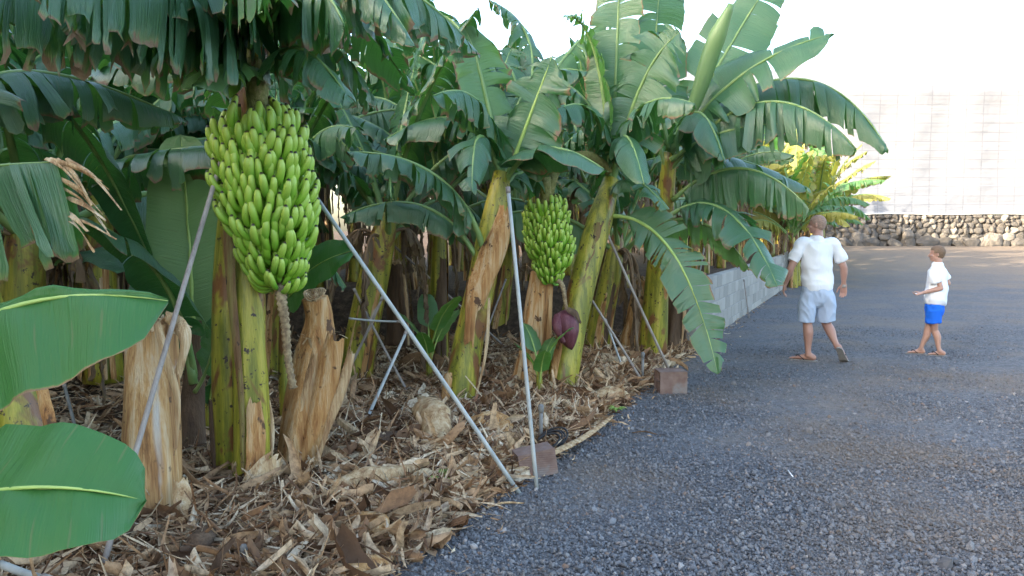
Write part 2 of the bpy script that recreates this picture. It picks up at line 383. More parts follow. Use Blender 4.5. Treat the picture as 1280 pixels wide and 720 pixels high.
def ribbon(path, w, curl=1.2, face=(0, 0, 1), nv=6, n=14, seed=0, jag=.15, wprof=None, twist=0.0):
    """curled strip of dried sheath"""
    rng = random.Random(seed); pts = spline(path, n); vs = []; fs = []; uv = []
    for i, p in enumerate(pts):
        T = (pts[min(i+1, n-1)]-pts[max(i-1, 0)]).normalized(); S = T.cross(V(face))
        if S.length < 1e-3: S = V((1, 0, 0))
        S.normalize(); N = S.cross(T); t = i/(n-1)
        if twist:
            a = twist*t; S, N = S*math.cos(a)+N*math.sin(a), N*math.cos(a)-S*math.sin(a)
        ww = w*(wprof(t) if wprof else (.55+.45*math.sin(math.pi*min(1, t*1.15+.1))))
        cu = curl*(.8+.4*mnoise.noise(V((t*3, seed, 0)))+.3*t)
        r = ww/max(cu, .05)
        for j in range(nv+1):
            a = (j/nv-.5)*cu; e = 1+.12*mnoise.noise(V((t*7, j*.9, seed*3.1)))
            q = p+S*math.sin(a)*r*e+N*(math.cos(a)-1)*r*e+N*ww*.08*mnoise.noise(V((t*6, j, seed+9)))
            if i in (0, n-1): q += T*ww*jag*rng.uniform(-1, 1)*2
            vs.append(q); uv.append((t, j/nv))
    for i in range(n-1):
        for j in range(nv):
            a = i*(nv+1)+j; fs.append((a, a+1, a+nv+2, a+nv+1))
    return vs, fs
def sheath_sheet(parent, path, w, mat='dry', curl=2.0, face=(0, -1, 0), seed=0, name='dry_sheath', wprof=None, twist=0.0, n=16):
    v, f = ribbon(path, w, curl, face, 8, n, seed, wprof=wprof, twist=twist)
    return mk(name, v, f, M[mat], parent)
def stem(parent, path, radii, mat='stem', seg=22, n=26, wob=.05, seed=0, name='pseudostem'):
    v, f = tube(spline(path, n), interp(radii, n), seg, wob, seed, True, 1.0, (5, .05, .02))
    return mk(name, v, f, M[mat], parent)
# ------------------------------------------------------------------ banana finger meshes
def finger_mesh(seed, L=.235, r=.0208):
    rng = random.Random(seed); n = 14; pts = []; p = V((0, 0, 0)); a0 = R(rng.uniform(-12, 5)); a1 = R(rng.uniform(98, 118))
    for i in range(n):
        pts.append(p.copy()); t = i/(n-1); a = a0+(a1-a0)*(t**.8); p = p+V((math.cos(a), 0, math.sin(a)))*L/(n-1)
    prof = [.38, .4, .52, .78, .92, .98, 1, 1.01, 1.02, 1.02, .99, .9, .66, .3]
    vs, fs = [], []
    seg = 8
    for i, q in enumerate(pts):
        T = (pts[min(i+1, n-1)]-pts[max(i-1, 0)]).normalized(); A = V((0, 1, 0)); B = T.cross(A)
        for j in range(seg):
            a = 2*math.pi*j/seg; rr = r*prof[i]*(1+.06*math.cos(a*5+seed))
            vs.append(q+(A*math.cos(a)+B*math.sin(a))*rr)
    for i in range(n-1):
        for j in range(seg):
            k = (j+1) % seg; fs.append((i*seg+j, i*seg+k, (i+1)*seg+k, (i+1)*seg+j))
    fs.append(tuple(range(seg-1, -1, -1))); fs.append(tuple((n-1)*seg+j for j in range(seg)))
    tip = [i/(n-1) for i in range(n) for j in range(seg)]
    me = bpy.data.meshes.new('banana'); me.from_pydata([tuple(v) for v in vs], [], fs); me.update()
    me.polygons.foreach_set('use_smooth', [True]*len(me.polygons)); at = me.attributes.new('tip', 'FLOAT', 'POINT'); at.data.foreach_set('value', tip)
    me.materials.append(M['banana']); return me
FING = [finger_mesh(s) for s in range(6)]
def bunch(root, top, length, rmax, hands, seed, lean=V((0, 0, 0)), tail=None, fs=1.0, limit=100):
    """fruit bunch: children stalk, banana (sub-parts of fruit_bunch)"""
    rng = random.Random(seed); top = V(top); rl = V(root.location)
    pts = [top+V((0, 0, .25)), top]+[top+lean*(i/4)+V((0, 0, -length*i/4)) for i in range(1, 5)]
    sp = spline(pts, 30); v, f = tube(sp, interp([.05, .06, rmax*.42, rmax*.42, rmax*.36, .03], 30), 14, .1, seed)
    fb = mk('fruit_bunch', v, f, M['rachis'], root)
    allb = []
    for h in range(hands):
        t = (h+.5)/hands; c = top+lean*t+V((0, 0, -length*(t*.93+.03)))
        env = (.88+.12*math.sin(math.pi*min(1, t*1.5))) if t < .55 else 1-.40*((t-.55)/.45)**1.1
        ph = h*2.4+rng.random()*.5
        hsx, hsy = rng.gauss(0, .012), rng.gauss(0, .01)
        fl = min(1, rmax/.31)*rng.uniform(.95, 1.05)*(1.1 if t < .15 else 1)            # finger scale
        rb = max(.03, rmax*env-.155*fl)
        nf = int(2*math.pi*(rb+.085)/(.0268*fl))
        for row in (0, 1):
            for k in range(nf//2):
                a = ph+(k+.5*row)/(nf/2)*2*math.pi+rng.gauss(0, .035)
                sc_ = fl*rng.uniform(.92, 1.06)*(1 if row == 0 else .95)*(1 if t < .7 else 1-.25*(t-.7)/.3)
                tilt = rng.gauss(0, .10)+(-.12 if row == 0 else .28)-(.35*max(0, t-.8)/.2)+(.15 if t < .1 else 0)
                loc = c+V((hsx, hsy, .02*math.sin(a*2+h)))+V((math.cos(a)*rb*(1 if row == 0 else .86), math.sin(a)*rb*(1 if row == 0 else .86), (.030 if row else 0)+rng.gauss(0, .005)-.05))
                mt = Matrix.Translation(loc-rl) @ Matrix.Rotation(a+rng.gauss(0, .07), 4, 'Z') @ Matrix.Rotation(-tilt, 4, 'Y') @ Matrix.Rotation(rng.gauss(0, .14), 4, 'X') @ Matrix.Diagonal((sc_, sc_*1.12, sc_, 1))
                if h == 0 and math.cos(a-.2) < -.1 and rng.random() < .6: continue
                tocam = (V((0, 0, CH))-loc); tocam.z = 0; tocam.normalize()
                score = math.cos(a)*tocam.x+math.sin(a)*tocam.y+rng.random()*.1
                allb.append((score, mt, rng.randrange(6)))
    allb.sort(key=lambda x: -x[0])
    for sc, mt, k in allb[:limit]:
        o = bpy.data.objects.new('banana', FING[k]); link(o, fb); o.matrix_local = mt
    vs = []; fc = []; tp = []
    for sc, mt, k in allb[limit:]:
        b = len(vs); me = FING[k]
        vs += [mt @ x.co+rl for x in me.vertices]; fc += [tuple(i+b for i in p.vertices) for p in me.polygons]; tp += [d.value for d in me.attributes['tip'].data]
    if vs:
        o = mk('bananas', vs, fc, M['banana'], fb, True, None, {'tip': tp}); o['kind'] = 'stuff'
    if tail:
        sp = spline([pts[-1]+V((0, 0, .05))]+[V(x) for x in tail], 40); sp = [q for q in sp]; v, f = tube(sp, [(.021+.009*(i % 2))*(1.1-.25*i/40)*(rmax/.30) for i in range(40)], 12, .22, seed+1)
        mk('bare_stalk', v, f, M['scar'], fb)
    return fb
# ------------------------------------------------------------------ generic plants (prototypes at origin)
def gen_plant(name, seed, h=2.2, lean=(.1, 0), n=10, L=2.1, label='', cat='banana plant', group=None, loc=(0, 0, 0), mats=('leaf',), dead=3, lowfi=False, mr=.11, matstem='stem', bunchy=False, faceup=True, azf=None):
    rng = random.Random(seed); loc = V(loc)
    root = empty(name, loc, label, cat, group)
    top = loc+V((lean[0], lean[1], h))
    stem(root, [loc+V((0, 0, -.05)), loc+V((lean[0]*.3, lean[1]*.3, h*.45)), top], [mr*1.25, mr, mr*.62], matstem, 14 if lowfi else 20, 14, .05, seed)
    for i in range(n):
        k = i/(n-1); az = (i*137.5+seed*40+rng.uniform(-15, 15))*math.pi/180
        if azf: az = azf(az, i)
        hd = V((math.cos(az), math.sin(az), 0)); ll = L*rng.uniform(.8, 1.1)
        el0 = R(86-50*k+rng.uniform(-8, 8)); bend = R(25+88*k+rng.uniform(-15, 15))
        p = top+hd*.03-V((0, 0, .25*k)); A = p.copy(); q = []; st = 16; a = el0
        for s in range(st):
            q.append(p.copy()); p = p+(hd*math.cos(a)+V((0, 0, 1))*math.sin(a))*ll/st; a -= bend/st*(1.5*s/st+.25)
        leaf(root, A, q[8], p, .29*rng.uniform(.8, 1.15)*ll/2, .16, None, (.45+.42*k)*rng.uniform(.75, 1.15), rng.randint(20, 44), rng.uniform(.4, 1.0), rng.choice(mats), 'midrib', seed*31+i, .03, rng.uniform(.1, .5), 0, (1, 1), .2, .02, .1, 5)
    for i in range(dead):
        az = rng.random()*6.28; hd = V((math.cos(az), math.sin(az), 0)); s0 = top-V((0, 0, .15))
        leaf(root, s0, s0+hd*rng.uniform(.3, .5)-V((0, 0, .1)), s0+hd*rng.uniform(.3, .55)-V((0, 0, rng.uniform(1.1, 1.7))), .17, .2, None, .8, 12, .9, 'leaf_dry', 'midrib_dry', seed*77+i, .018, .1, 0, (1, 1), .1, .04, .1, 5)
    for i in range(5):
        az = rng.random()*6.28; hd = V((math.cos(az), math.sin(az), 0)); b = loc+hd*mr*1.05; u = rng.uniform(.45, .95)
        sheath_sheet(root, [b+V((lean[0]*u, lean[1]*u, h*u)), b+V((lean[0]*u*.4, lean[1]*u*.4, h*u*.5))+hd*.03, b+hd*.09], rng.uniform(.08, .16), rng.choice(['dry', 'dry_orange', 'dry_dark', 'dry_dark']), 1.9, hd, seed+i)
    return root
# ================================================================== SETTING
def grid(name, xs, ys, zf, mat, xf=None):
    vs = []; fs = []
    for y in ys:
        for x in xs:
            X = xf(x, y) if xf else x
            vs.append((X, y, zf(X, y)))
    nx = len(xs)
    for j in range(len(ys)-1):
        for i in range(nx-1):
            a = j*nx+i; fs.append((a, a+1, a+nx+1, a+nx))
    o = mk(name, vs, fs, mat); o['kind'] = 'structure'; return o
def lin(a, b, n): return [a+(b-a)*i/(n-1) for i in range(n)]
grid('ground', lin(-400, -30, 6)+lin(-25, 40, 60)+lin(60, 500, 8), lin(-60, 0, 6)+lin(1, 50, 90)+lin(60, 700, 12), lambda x, y: H(x, y)-.012, M['soil'])
def rz(x, y): return H(x, y)+.004+.010*mnoise.noise(V((x*.9, y*.9, 2)))*min(1, max(0, (x-edge(y))*2))
grid('road', [0, .02, .05, .1, .15, .2, .3, .4, .5, .6, .7, .8, .9, 1.0], lin(-12, 0, 5)+lin(.4, 48, 120)+[60, 90], rz, M['gravel'], lambda u, y: edge(y)+.05*mnoise.noise(V((0, y*1.7, 5)))+u*(36+y*.3))
# gravel stones on the road near the camera
nr = np.random.default_rng(4)
t = (1+5**.5)/2
ico = np.array([(-1, t, 0), (1, t, 0), (-1, -t, 0), (1, -t, 0), (0, -1, t), (0, 1, t), (0, -1, -t), (0, 1, -t), (t, 0, -1), (t, 0, 1), (-t, 0, -1), (-t, 0, 1)])/1.9
icf = np.array([(0, 11, 5), (0, 5, 1), (0, 1, 7), (0, 7, 10), (0, 10, 11), (1, 5, 9), (5, 11, 4), (11, 10, 2), (10, 7, 6), (7, 1, 8), (3, 9, 4), (3, 4, 2), (3, 2, 6), (3, 6, 8), (3, 8, 9), (4, 9, 5), (2, 4, 11), (6, 2, 10), (8, 6, 7), (9, 8, 1)])
def rotmats(n, flat=1.0):
    q = nr.normal(size=(n, 4)); q /= np.linalg.norm(q, axis=1)[:, None]; w, x, y, z = q.T
    return np.stack([1-2*(y*y+z*z), 2*(x*y-z*w), 2*(x*z+y*w), 2*(x*y+z*w), 1-2*(x*x+z*z), 2*(y*z-x*w), 2*(x*z-y*w), 2*(y*z+x*w), 1-2*(x*x+y*y)], 1).reshape(-1, 3, 3)
NS = 400000
yy = 2.6+(nr.random(NS)**1.25)*15; xx = nr.uniform(-.66, 1.0, NS)*yy
dens = nr.random(NS)
keep = (dens < np.clip(1.15-(yy-2.6)/13, 0, 1)) & (xx > (EDX+EK*(yy-EDY))+nr.normal(0, .05, NS)-.02); xx, yy = xx[keep], yy[keep]
n = len(xx); sz = nr.lognormal(math.log(.0061), .42, n)
P0 = ico[None]*nr.uniform(.65, 1.35, (n, 12, 1))*np.stack([nr.uniform(.8, 1.3, n), nr.uniform(.7, 1.1, n), nr.uniform(.55, .9, n)], 1)[:, None, :]
P0 = np.einsum('nij,nkj->nki', rotmats(n), P0)*sz[:, None, None]
zb = .006+sz*(.35-.75*np.clip((yy-6)/7, 0, 1))+.01*np.sin(xx*3.1)*np.sin(yy*2.3)*.4
P0 += np.stack([xx, yy, zb], 1)[:, None, :]
fc = (icf[None]+(np.arange(n)*12)[:, None, None]).reshape(-1, 3)
o = mk('gravel', P0.reshape(-1, 3), fc, M['gravel_p'], None, False, None, {'rnd': np.repeat(nr.random(n), 12)}); tag(o, 'dark grey-blue crushed gravel covering the road', 'gravel', None, 'stuff')
# leaf litter
def litter(n, reg, lo, hi, wlo, whi, z0, z1, seed, nc=3, cupmax=.9):
    g = np.random.default_rng(seed); m_ = 6 if nc == 3 else 9
    x, y = reg(g, n); n = len(x)
    L = np.exp(g.uniform(math.log(lo), math.log(hi), n)); W = g.uniform(wlo, whi, n)*(.6+L)
    az = g.uniform(0, 6.28, n); el = g.normal(0, .28, n); roll = g.normal(0, .7, n)
    s = np.linspace(-.5, .5, m_)[None, :, None]; c = np.linspace(-1, 1, nc)[None, None, :]
    bend = g.normal(0, 1.3, n)[:, None, None]; cup = g.uniform(-cupmax, cupmax, n)[:, None, None]; tw = g.normal(0, 1.8, n)[:, None, None]
    wp = (np.cos(s*2.9)**.5)*(1+.25*g.normal(size=(n, m_, 1)))
    lx = s*L[:, None, None]+0*c; ly = c*wp*W[:, None, None]*.5; lz = bend*s*s*L[:, None, None]*.8+cup*c*c*W[:, None, None]*.4
    a = tw*s+roll[:, None, None]; ly, lz = ly*np.cos(a)-lz*np.sin(a), ly*np.sin(a)+lz*np.cos(a)
    ly = ly+(g.normal(0, .35, n)[:, None, None]*s*s)*L[:, None, None]
    E = el[:, None, None]; lx, lz = lx*np.cos(E)-lz*np.sin(E), lx*np.sin(E)+lz*np.cos(E)
    A_ = az[:, None, None]; X = lx*np.cos(A_)-ly*np.sin(A_); Y = lx*np.sin(A_)+ly*np.cos(A_)
    z = g.uniform(z0, z1, n)+hump(x, y)
    X = X+x[:, None, None]; Y = Y+y[:, None, None]; Z = np.maximum(lz+z[:, None, None], .004)
    vs = np.stack([X, Y, Z], -1).reshape(-1, 3)
    b = np.arange(n)[:, None, None]*m_*nc; i = np.arange(m_-1)[None, :, None]*nc; j = np.arange(nc-1)[None, None, :]
    q = (b+i+j).reshape(-1); fs = np.stack([q, q+nc, q+nc+1, q+1], 1)
    return vs, fs, np.repeat(g.random(n)**1.1, m_*nc)
def hump(x, y):
    d = np.clip((EDX+EK*(y-EDY))-x, 0, 1.2)
    return d*.06+.035*np.sin(x*2.7+y)*np.sin(y*1.9-x)*np.clip(d*2, 0, 1)+.0*x
def regA(g, n):
    y = 2.4+g.random(n)**1.3*12; x = (EDX+EK*(y-EDY))-np.abs(g.exponential(1.7, n))+g.normal(.04, .06, n)
    k = (x > -.75*y-1.2); 
    k &= ~((y > 11.6) & (x > EDX+EK*(y-EDY)-.35)); return x[k], y[k]
parts = [litter(70000, regA, .03, .13, .014, .04, .0, .06, 1), litter(22000, regA, .12, .42, .008, .028, .03, .085, 2), litter(4600, regA, .12, .45, .035, .09, .02, .085, 3, 7, 2.2), litter(90, regA, .35, .7, .07, .14, .03, .09, 6, 7, 2.2)]
def regB(g, n):
    y = 3+g.random(n)**1.3*20; x = (EDX+EK*(y-EDY))+np.abs(g.exponential(.10, n)); return x, y
parts.append(litter(900, regB, .02, .14, .01, .03, .015, .025, 4))
k = 0; VS = []; FS = []; AT = []
for a, b, c in parts: VS.append(a); FS.append(b+k); AT.append(c); k += len(a)
o = mk('leaf_litter', np.concatenate(VS), np.concatenate(FS), M['litter'], None, True, None, {'rnd': np.concatenate(AT)})
tag(o, 'thick litter of shredded dry brown banana leaves under the plants', 'leaf litter', None, 'stuff')
ys = lin(1.5, 14, 60); us = lin(0, 1, 50)
grid('soil_bed', us, ys, lambda x, y: float(hump(np.float64(x), np.float64(y)))-.006, M['soil'], lambda u, y: edge(y)+.02-u*u*12)
# ------------------------------------------------------------------ stone wall and netting
def boulders():
    g = random.Random(8); vs = []; fs = []; at = []
    bm = bmesh.new(); bmesh.ops.create_icosphere(bm, subdivisions=2, radius=1); iv = [v.co.copy() for v in bm.verts]; ifc = [tuple(v.index for v in f.verts) for f in bm.faces]; bm.free()
    x = 12.0; Yw = 45.0; zb = H(0, 45)-.1
    rows = []
    z = zb+.25
    specs = []
    for r, (hh, ww) in enumerate([(.52, .75), (.42, .52), (.36, .42), (.34, .42), (.30, .36), (.26, .34)]):
        x = 12.0+g.random()
        while x < 42:
            w = ww*g.uniform(.65, 1.5); specs.append((x+w/2, z+g.uniform(-.06, .06), w*.60, hh*.66*g.uniform(.8, 1.2))); x += w*.93
        z += hh*.76
    for _ in range(26): specs.append((g.uniform(13, 42), zb+.22+g.random()*.18, g.uniform(.45, .9), g.uniform(.32, .55)))
    for (x, z, rx, rzz) in specs:
        b = len(vs); so = V((g.random()*90, g.random()*90, g.random()*90)); c = V((x, Yw-.02+g.uniform(-.07, .07), z)); c.y -= .18 if rx > .44 and rzz > .31 else 0
        pl = [(V((g.gauss(0, 1), g.gauss(0, 1)-1, g.gauss(0, 1))).normalized(), g.uniform(.52, .8)) for _ in range(8)]
        for v in iv:
            p = v*(1+.22*mnoise.noise(v*1.2+so))
            for nn, d in pl:
                e = p.dot(nn)-d
                if e > 0: p = p-nn*e*.9
            vs.append(c+V((p.x*rx, p.y*.24, p.z*rzz*1.05)))
        fs += [tuple(i+b for i in f) for f in ifc]; at += [g.random()]*len(iv)
    return vs, fs, at
vs, fs, at = boulders()
sw = mk('stone_wall', vs, fs, M['boulder'], None, False, None, {'rnd': at}, off=(27, 45, 0))
tag(sw, 'dry stone retaining wall of brown volcanic boulders under the white netting', 'stone wall')
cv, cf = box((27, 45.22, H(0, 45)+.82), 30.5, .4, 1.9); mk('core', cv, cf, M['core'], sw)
# greenhouse netting: billowed sheet standing above the wall
def netting():
    vs = []; fs = []; nx, nz = 90, 26; z0 = H(0, 45)+1.80
    for j in range(nz):
        for i in range(nx):
            u = i/(nx-1); w = j/(nz-1); x = 9+u*48; z = z0+w*8.2
            y = 44.95+.12*abs(math.sin(x*math.pi/3.2))*math.sin(w*math.pi)+.05*mnoise.noise(V((x*.8, z*.9, 0)))
            if w > .82: y += ((w-.82)/.18)**2*1.6; 
            if j == 0: z += .05*math.sin(x*1.4)
            vs.append((x, y, z))
    for j in range(nz-1):
        for i in range(nx-1):
            a = j*nx+i; fs.append((a, a+1, a+nx+1, a+nx))
    k = len(vs)
    top = vs[(nz-1)*nx:]
    for p in top: vs.append((p[0], p[1]+25, p[2]+.8))
    for i in range(nx-1): fs.append(((nz-1)*nx+i, (nz-1)*nx+i+1, k+i+1, k+i))
    return vs, fs
vs, fs = netting()
gh = empty('netting_greenhouse', (27, 45.2, H(0, 45)+1.8), 'tall greenhouse of white netting standing above the stone wall', 'greenhouse')
mk('netting', vs, fs, M['net'], gh)
v, f = tube([V((9+i*2, 44.86, H(0, 45)+1.80+.03*math.sin(i*2.3))) for i in range(25)], [.035]*25, 8); mk('edge_rope', v, f, M['net_rope'], gh)
for i in range(7):
    x = 12+i*6.4; v, f = tube([V((x, 45.3, H(0, 45)+1.6)), V((x, 45.3, H(0, 45)+8.2))], [.06, .06], 10); mk('post', v, f, M['pole'], gh)
# ------------------------------------------------------------------ block wall along the plantation
def blockwall():
    root = empty('block_wall', (3.0, 12.0, 0), 'low grey concrete block wall holding the banana bed along the road', 'block wall')
    y0, y1 = 10.9, 27.0; A = V((edge(y0)-.02, y0, 0)); B = V((edge(y1)+.25, y1, 0)); d = (B-A); L = d.length; d.normalize(); nrm = V((d.y, -d.x, 0))
    g = random.Random(3); vs = []; fs = []; at = []
    rot = Matrix(((d.x, -d.y, 0), (d.y, d.x, 0), (0, 0, 1)))
    for r in range(5):
        x = -.2*(r % 2)
        while x < L:
            x0 = max(x, 0)+.006; x1 = min(x+.4, L)-.006
            if x1-x0 > .05:
                c = A+d*((x0+x1)/2)+V((0, 0, -.08+r*.2+.1))+nrm*g.uniform(-.003, .003); zz = H(c.x, c.y); c.z += zz
                a, b = box(c, x1-x0, .15, .188, rot); k = len(vs); vs += a; fs += [tuple(i+k for i in q) for q in b]; at += [g.random()]*8
            x += .4
    w = mk('blocks', vs, fs, M['block'], root, False, None, {'rnd': at})
    bv = w.modifiers.new('bevel', 'BEVEL'); bv.width = .006; bv.segments = 1
    vs = []; fs = []
    nseg = 20
    for i in range(nseg+1):
        p = A+d*(L*i/nseg); z = H(p.x, p.y)
        for (s, zz) in ((-1, -.1), (1, -.1), (1, .905), (-1, .905)): vs.append(p+nrm*s*.066+V((0, 0, zz+z)))
    for i in range(nseg):
        for j in range(4):
            k = (j+1) % 4; fs.append((i*4+j, i*4+k, i*4+4+k, i*4+4+j))
    fs += [(3, 2, 1, 0), tuple(nseg*4+j for j in range(4))]
    mk('mortar_core', vs, fs, M['mortar'], root, False)
    return root
blockwall()
# soil behind the wall
grid('raised_bed', lin(0, 1, 8), lin(10.95, 44, 40), lambda x, y: H(x, y)+min(.72, max(0, (y-10.95)*2)), M['soil'], lambda u, y: edge(y)-.1-u*14)
# tall screen added out of frame to the left to shade the foreground
def sun_blocker():
    root = empty('sun_blocker', (-24, -10, 0), 'added unseen cloth screen on posts, blocking the sun from the left', 'sun_blocker')
    vs = []; fs = []; nx, nz = 40, 12
    for j in range(nz):
        for i in range(nx):
            y = -32+i*1.06; z = j*13.8/(nz-1); vs.append((-24+.25*math.sin(y*.9)*math.sin(z*.26), y, z))
    for j in range(nz-1):
        for i in range(nx-1): a = j*nx+i; fs.append((a, a+1, a+nx+1, a+nx))
    mk('cloth', vs, fs, M['sun_blocker'], root)
    for i in range(8):
        y = -32+i*6.2; v, f = tube([V((-24.3, y, 0)), V((-24.3, y, 14))], [.12, .09], 8); mk('post', v, f, M['pole_old'], root)
sun_blocker()
# ================================================================== HERO PLANT 1
Y1 = 4.85
r1 = empty('banana_plant', (*G(305, 632)[:2], 0), 'banana plant whose thick green stem has a brown strip, carrying the biggest green bunch', 'banana plant')
b0 = G(305, 632)
stem(r1, [P(286, 640, 4.95), P(288, 560, 4.9), P(287, 450, 4.9), P(290, 330, 4.95), P(303, 200, 4.95), P(316, 110, 4.95), P(322, 60, 4.95)], [.115, .10, .10, .10, .095, .085, .07], 'stem', 26, 30, .04, 11)
stem(r1, [P(313, 630, 4.78), P(316, 560, 4.78), P(313, 450, 4.8), P(312, 330, 4.85), P(315, 220, 4.95)], [.115, .105, .10, .09, .07], 'stem', 26, 30, .04, 12, 'sheath_lobe')
sheath_sheet(r1, [P(285, 235, 4.76), P(286, 330, 4.72), P(294, 420, 4.69), P(301, 500, 4.66), P(303, 590, 4.62)], .085, 'stem_brown', 1.5, (-.1, -1, 0), 3, 'brown_strip', lambda t: 1-.68*t)
sheath_sheet(r1, [P(318, 500, 4.66), P(320, 570, 4.62), P(300, 650, 4.5)], .12, 'dry_orange', 1.6, (.5, -1, 0), 5)
sheath_sheet(r1, [P(345, 572, 4.62), P(325, 600, 4.55), P(305, 640, 4.5), P(322, 668, 4.42)], .17, 'dry', 1.9, (.6, -1, .2), 8)
sheath_sheet(r1, [P(262, 500, 4.85), P(265, 570, 4.8), P(272, 640, 4.75)], .05, 'dry_dark', 1.5, (-.6, -1, 0), 9)
sheath_sheet(r1, [P(336, 500, 4.85), P(341, 545, 4.82), P(336, 600, 4.8)], .03, 'dry', 1.5, (.6, -1, 0), 10)
bt = P(323, 152, 4.72)
bunch(r1, bt, .98, .30, 13, 21, V((.11, -.02, 0)), [P(352, 375, 4.6), P(357, 410, 4.6), P(360, 450, 4.62), P(366, 485, 4.64)], 1.0)
stem(r1, [P(320, 80, 4.9), P(322, 120, 4.8), P(328, 170, 4.74), P(333, 210, 4.72)], [.07, .062, .055, .05], 'rachis', 14, 14, .04, 5, 'stalk_neck')
UP = V((0, 0, 1)); CAMF = V((0, -1, .35))
# crown leaves: (A, M, B, W, kwargs)
def L_(root, A, Mp, B, W, **k): return leaf(root, A, Mp, B, W, **k)
c1 = P(322, 60, 4.95)
L_(r1, c1, P(190, -35, 4.1), P(-40, -30, 3.3), .47, fold=.85, tears=30, ragged=0.60, seed=101, nv=8, face=(0, 0, 1))
L_(r1, c1, P(150, -60, 4.5), P(-60, 10, 4.1), .38, fold=.78, tears=24, ragged=1.00, seed=102, nv=8)
L_(r1, c1, P(275, -70, 4.2), P(120, -15, 3.4), .42, fold=.85, tears=18, ragged=0.55, seed=103, nv=8)
L_(r1, c1, P(390, -70, 4.6), P(520, 60, 4.2), .36, fold=.72, tears=32, ragged=0.75, seed=104, nv=8)
L_(r1, c1, P(440, -30, 5.0), P(600, 70, 5.4), .33, fold=.72, tears=52, ragged=1.00, seed=105, nv=8)
L_(r1, c1, P(400, -10, 5.2), P(520, 120, 5.8), .36, fold=.6, tears=28, ragged=0.85, seed=106)
L_(r1, c1, P(340, 0, 4.6), P(300, -40, 3.9), .30, fold=.55, tears=5, ragged=0.30, seed=107, mat='leaf_lit')
L_(r1, c1, P(270, 0, 5.3), P(120, 60, 6.0), .42, fold=.5, tears=16, ragged=0.65, seed=108)
L_(r1, c1, P(240, 60, 5.4), P(60, 110, 6.0), .42, fold=.55, tears=24, ragged=0.75, seed=109)
L_(r1, c1, P(350, -80, 5.2), P(430, -120, 5.8), .40, fold=.4, tears=16, ragged=0.65, seed=110)
L_(r1, P(322, 110, 4.9), P(370, 60, 4.5), P(440, 130, 4.2), .24, fold=.7, tears=12, ragged=0.65, seed=111, rr=.018)
L_(r1, P(322, 110, 4.9), P(285, 75, 4.5), P(240, 110, 4.1), .24, fold=.6, tears=3, ragged=0.30, seed=112, rr=.018, mat='leaf_lit')
L_(r1, P(322, 60, 4.95), P(210, -5, 4.7), P(70, 5, 4.3), .44, fold=.82, tears=28, ragged=0.85, seed=113, nv=8)
L_(r1, P(322, 60, 4.95), P(250, -35, 4.3), P(200, 0, 3.6), .42, fold=.82, tears=12, ragged=0.50, seed=114, nv=8)
L_(r1, P(322, 60, 4.95), P(375, -20, 4.4), P(430, 30, 4.0), .40, fold=.8, tears=16, ragged=0.65, seed=115, nv=8)
L_(r1, P(322, 60, 4.95), P(420, -60, 5.2), P(540, 10, 5.6), .42, fold=.8, tears=60, ragged=1.00, seed=116, nv=8)
L_(r1, P(322, 90, 4.95), P(400, 50, 5.3), P(470, 130, 5.6), .36, fold=.75, tears=32, ragged=0.95, seed=117, nv=8)
L_(r1, c1, P(215, -15, 3.7), P(30, -35, 2.9), .42, fold=.92, tears=34, ragged=.75, seed=118, nv=9, skew=.35)
L_(r1, c1, P(100, -45, 3.5), P(-110, -10, 2.9), .50, fold=.92, tears=40, ragged=.85, seed=119, nv=9, skew=.45)
L_(r1, c1, P(300, -40, 3.9), P(330, -25, 3.1), .36, fold=.9, tears=14, ragged=.5, seed=120, nv=9)
L_(r1, c1, P(430, -35, 4.6), P(580, 45, 4.8), .40, fold=.88, tears=36, ragged=.9, seed=121, nv=9, skew=.5)
# leaf in a dark belt behind at left, seen from below
r1b = gen_plant('banana_plant', 41, 2.55, (-.1, .1), 10, 2.6, 'banana plant in the dark behind the tall pale upright leaf', loc=(-2.5, 6.7, 0), n=11) if False else None
# ================================================================== near left leaves (plant off frame)
rl = empty('banana_plant', (-1.75, 2.15, 0), 'young banana plant at the left edge with two broad smooth bright green leaves', 'banana plant')
stem(rl, [V((-1.75, 2.15, -.05)), V((-1.72, 2.1, .4)), V((-1.7, 2.05, .9))], [.09, .07, .05], 'stem', 16, 14, .04, 6)
L_(rl, V((-1.7, 2.05, .85)), P(-60, 420, 2.0), P(210, 376, 2.05), .28, pf=.25, face=(.1, -.75, .62), fold=.14, tears=0, ragged=.15, mat='leaf_young', rib='midrib_y', seed=201, nv=10, rr=.012, sides=(1.0, .12), vee=.1, start=.25)
L_(rl, V((-1.72, 2.1, .7)), P(-40, 620, 1.75), P(183, 626, 1.8), .17, pf=.22, face=(.1, -.7, .72), fold=.05, tears=0, ragged=.1, mat='leaf_young', rib='midrib_y', seed=202, nv=10, rr=.009, vee=.12, start=.3)
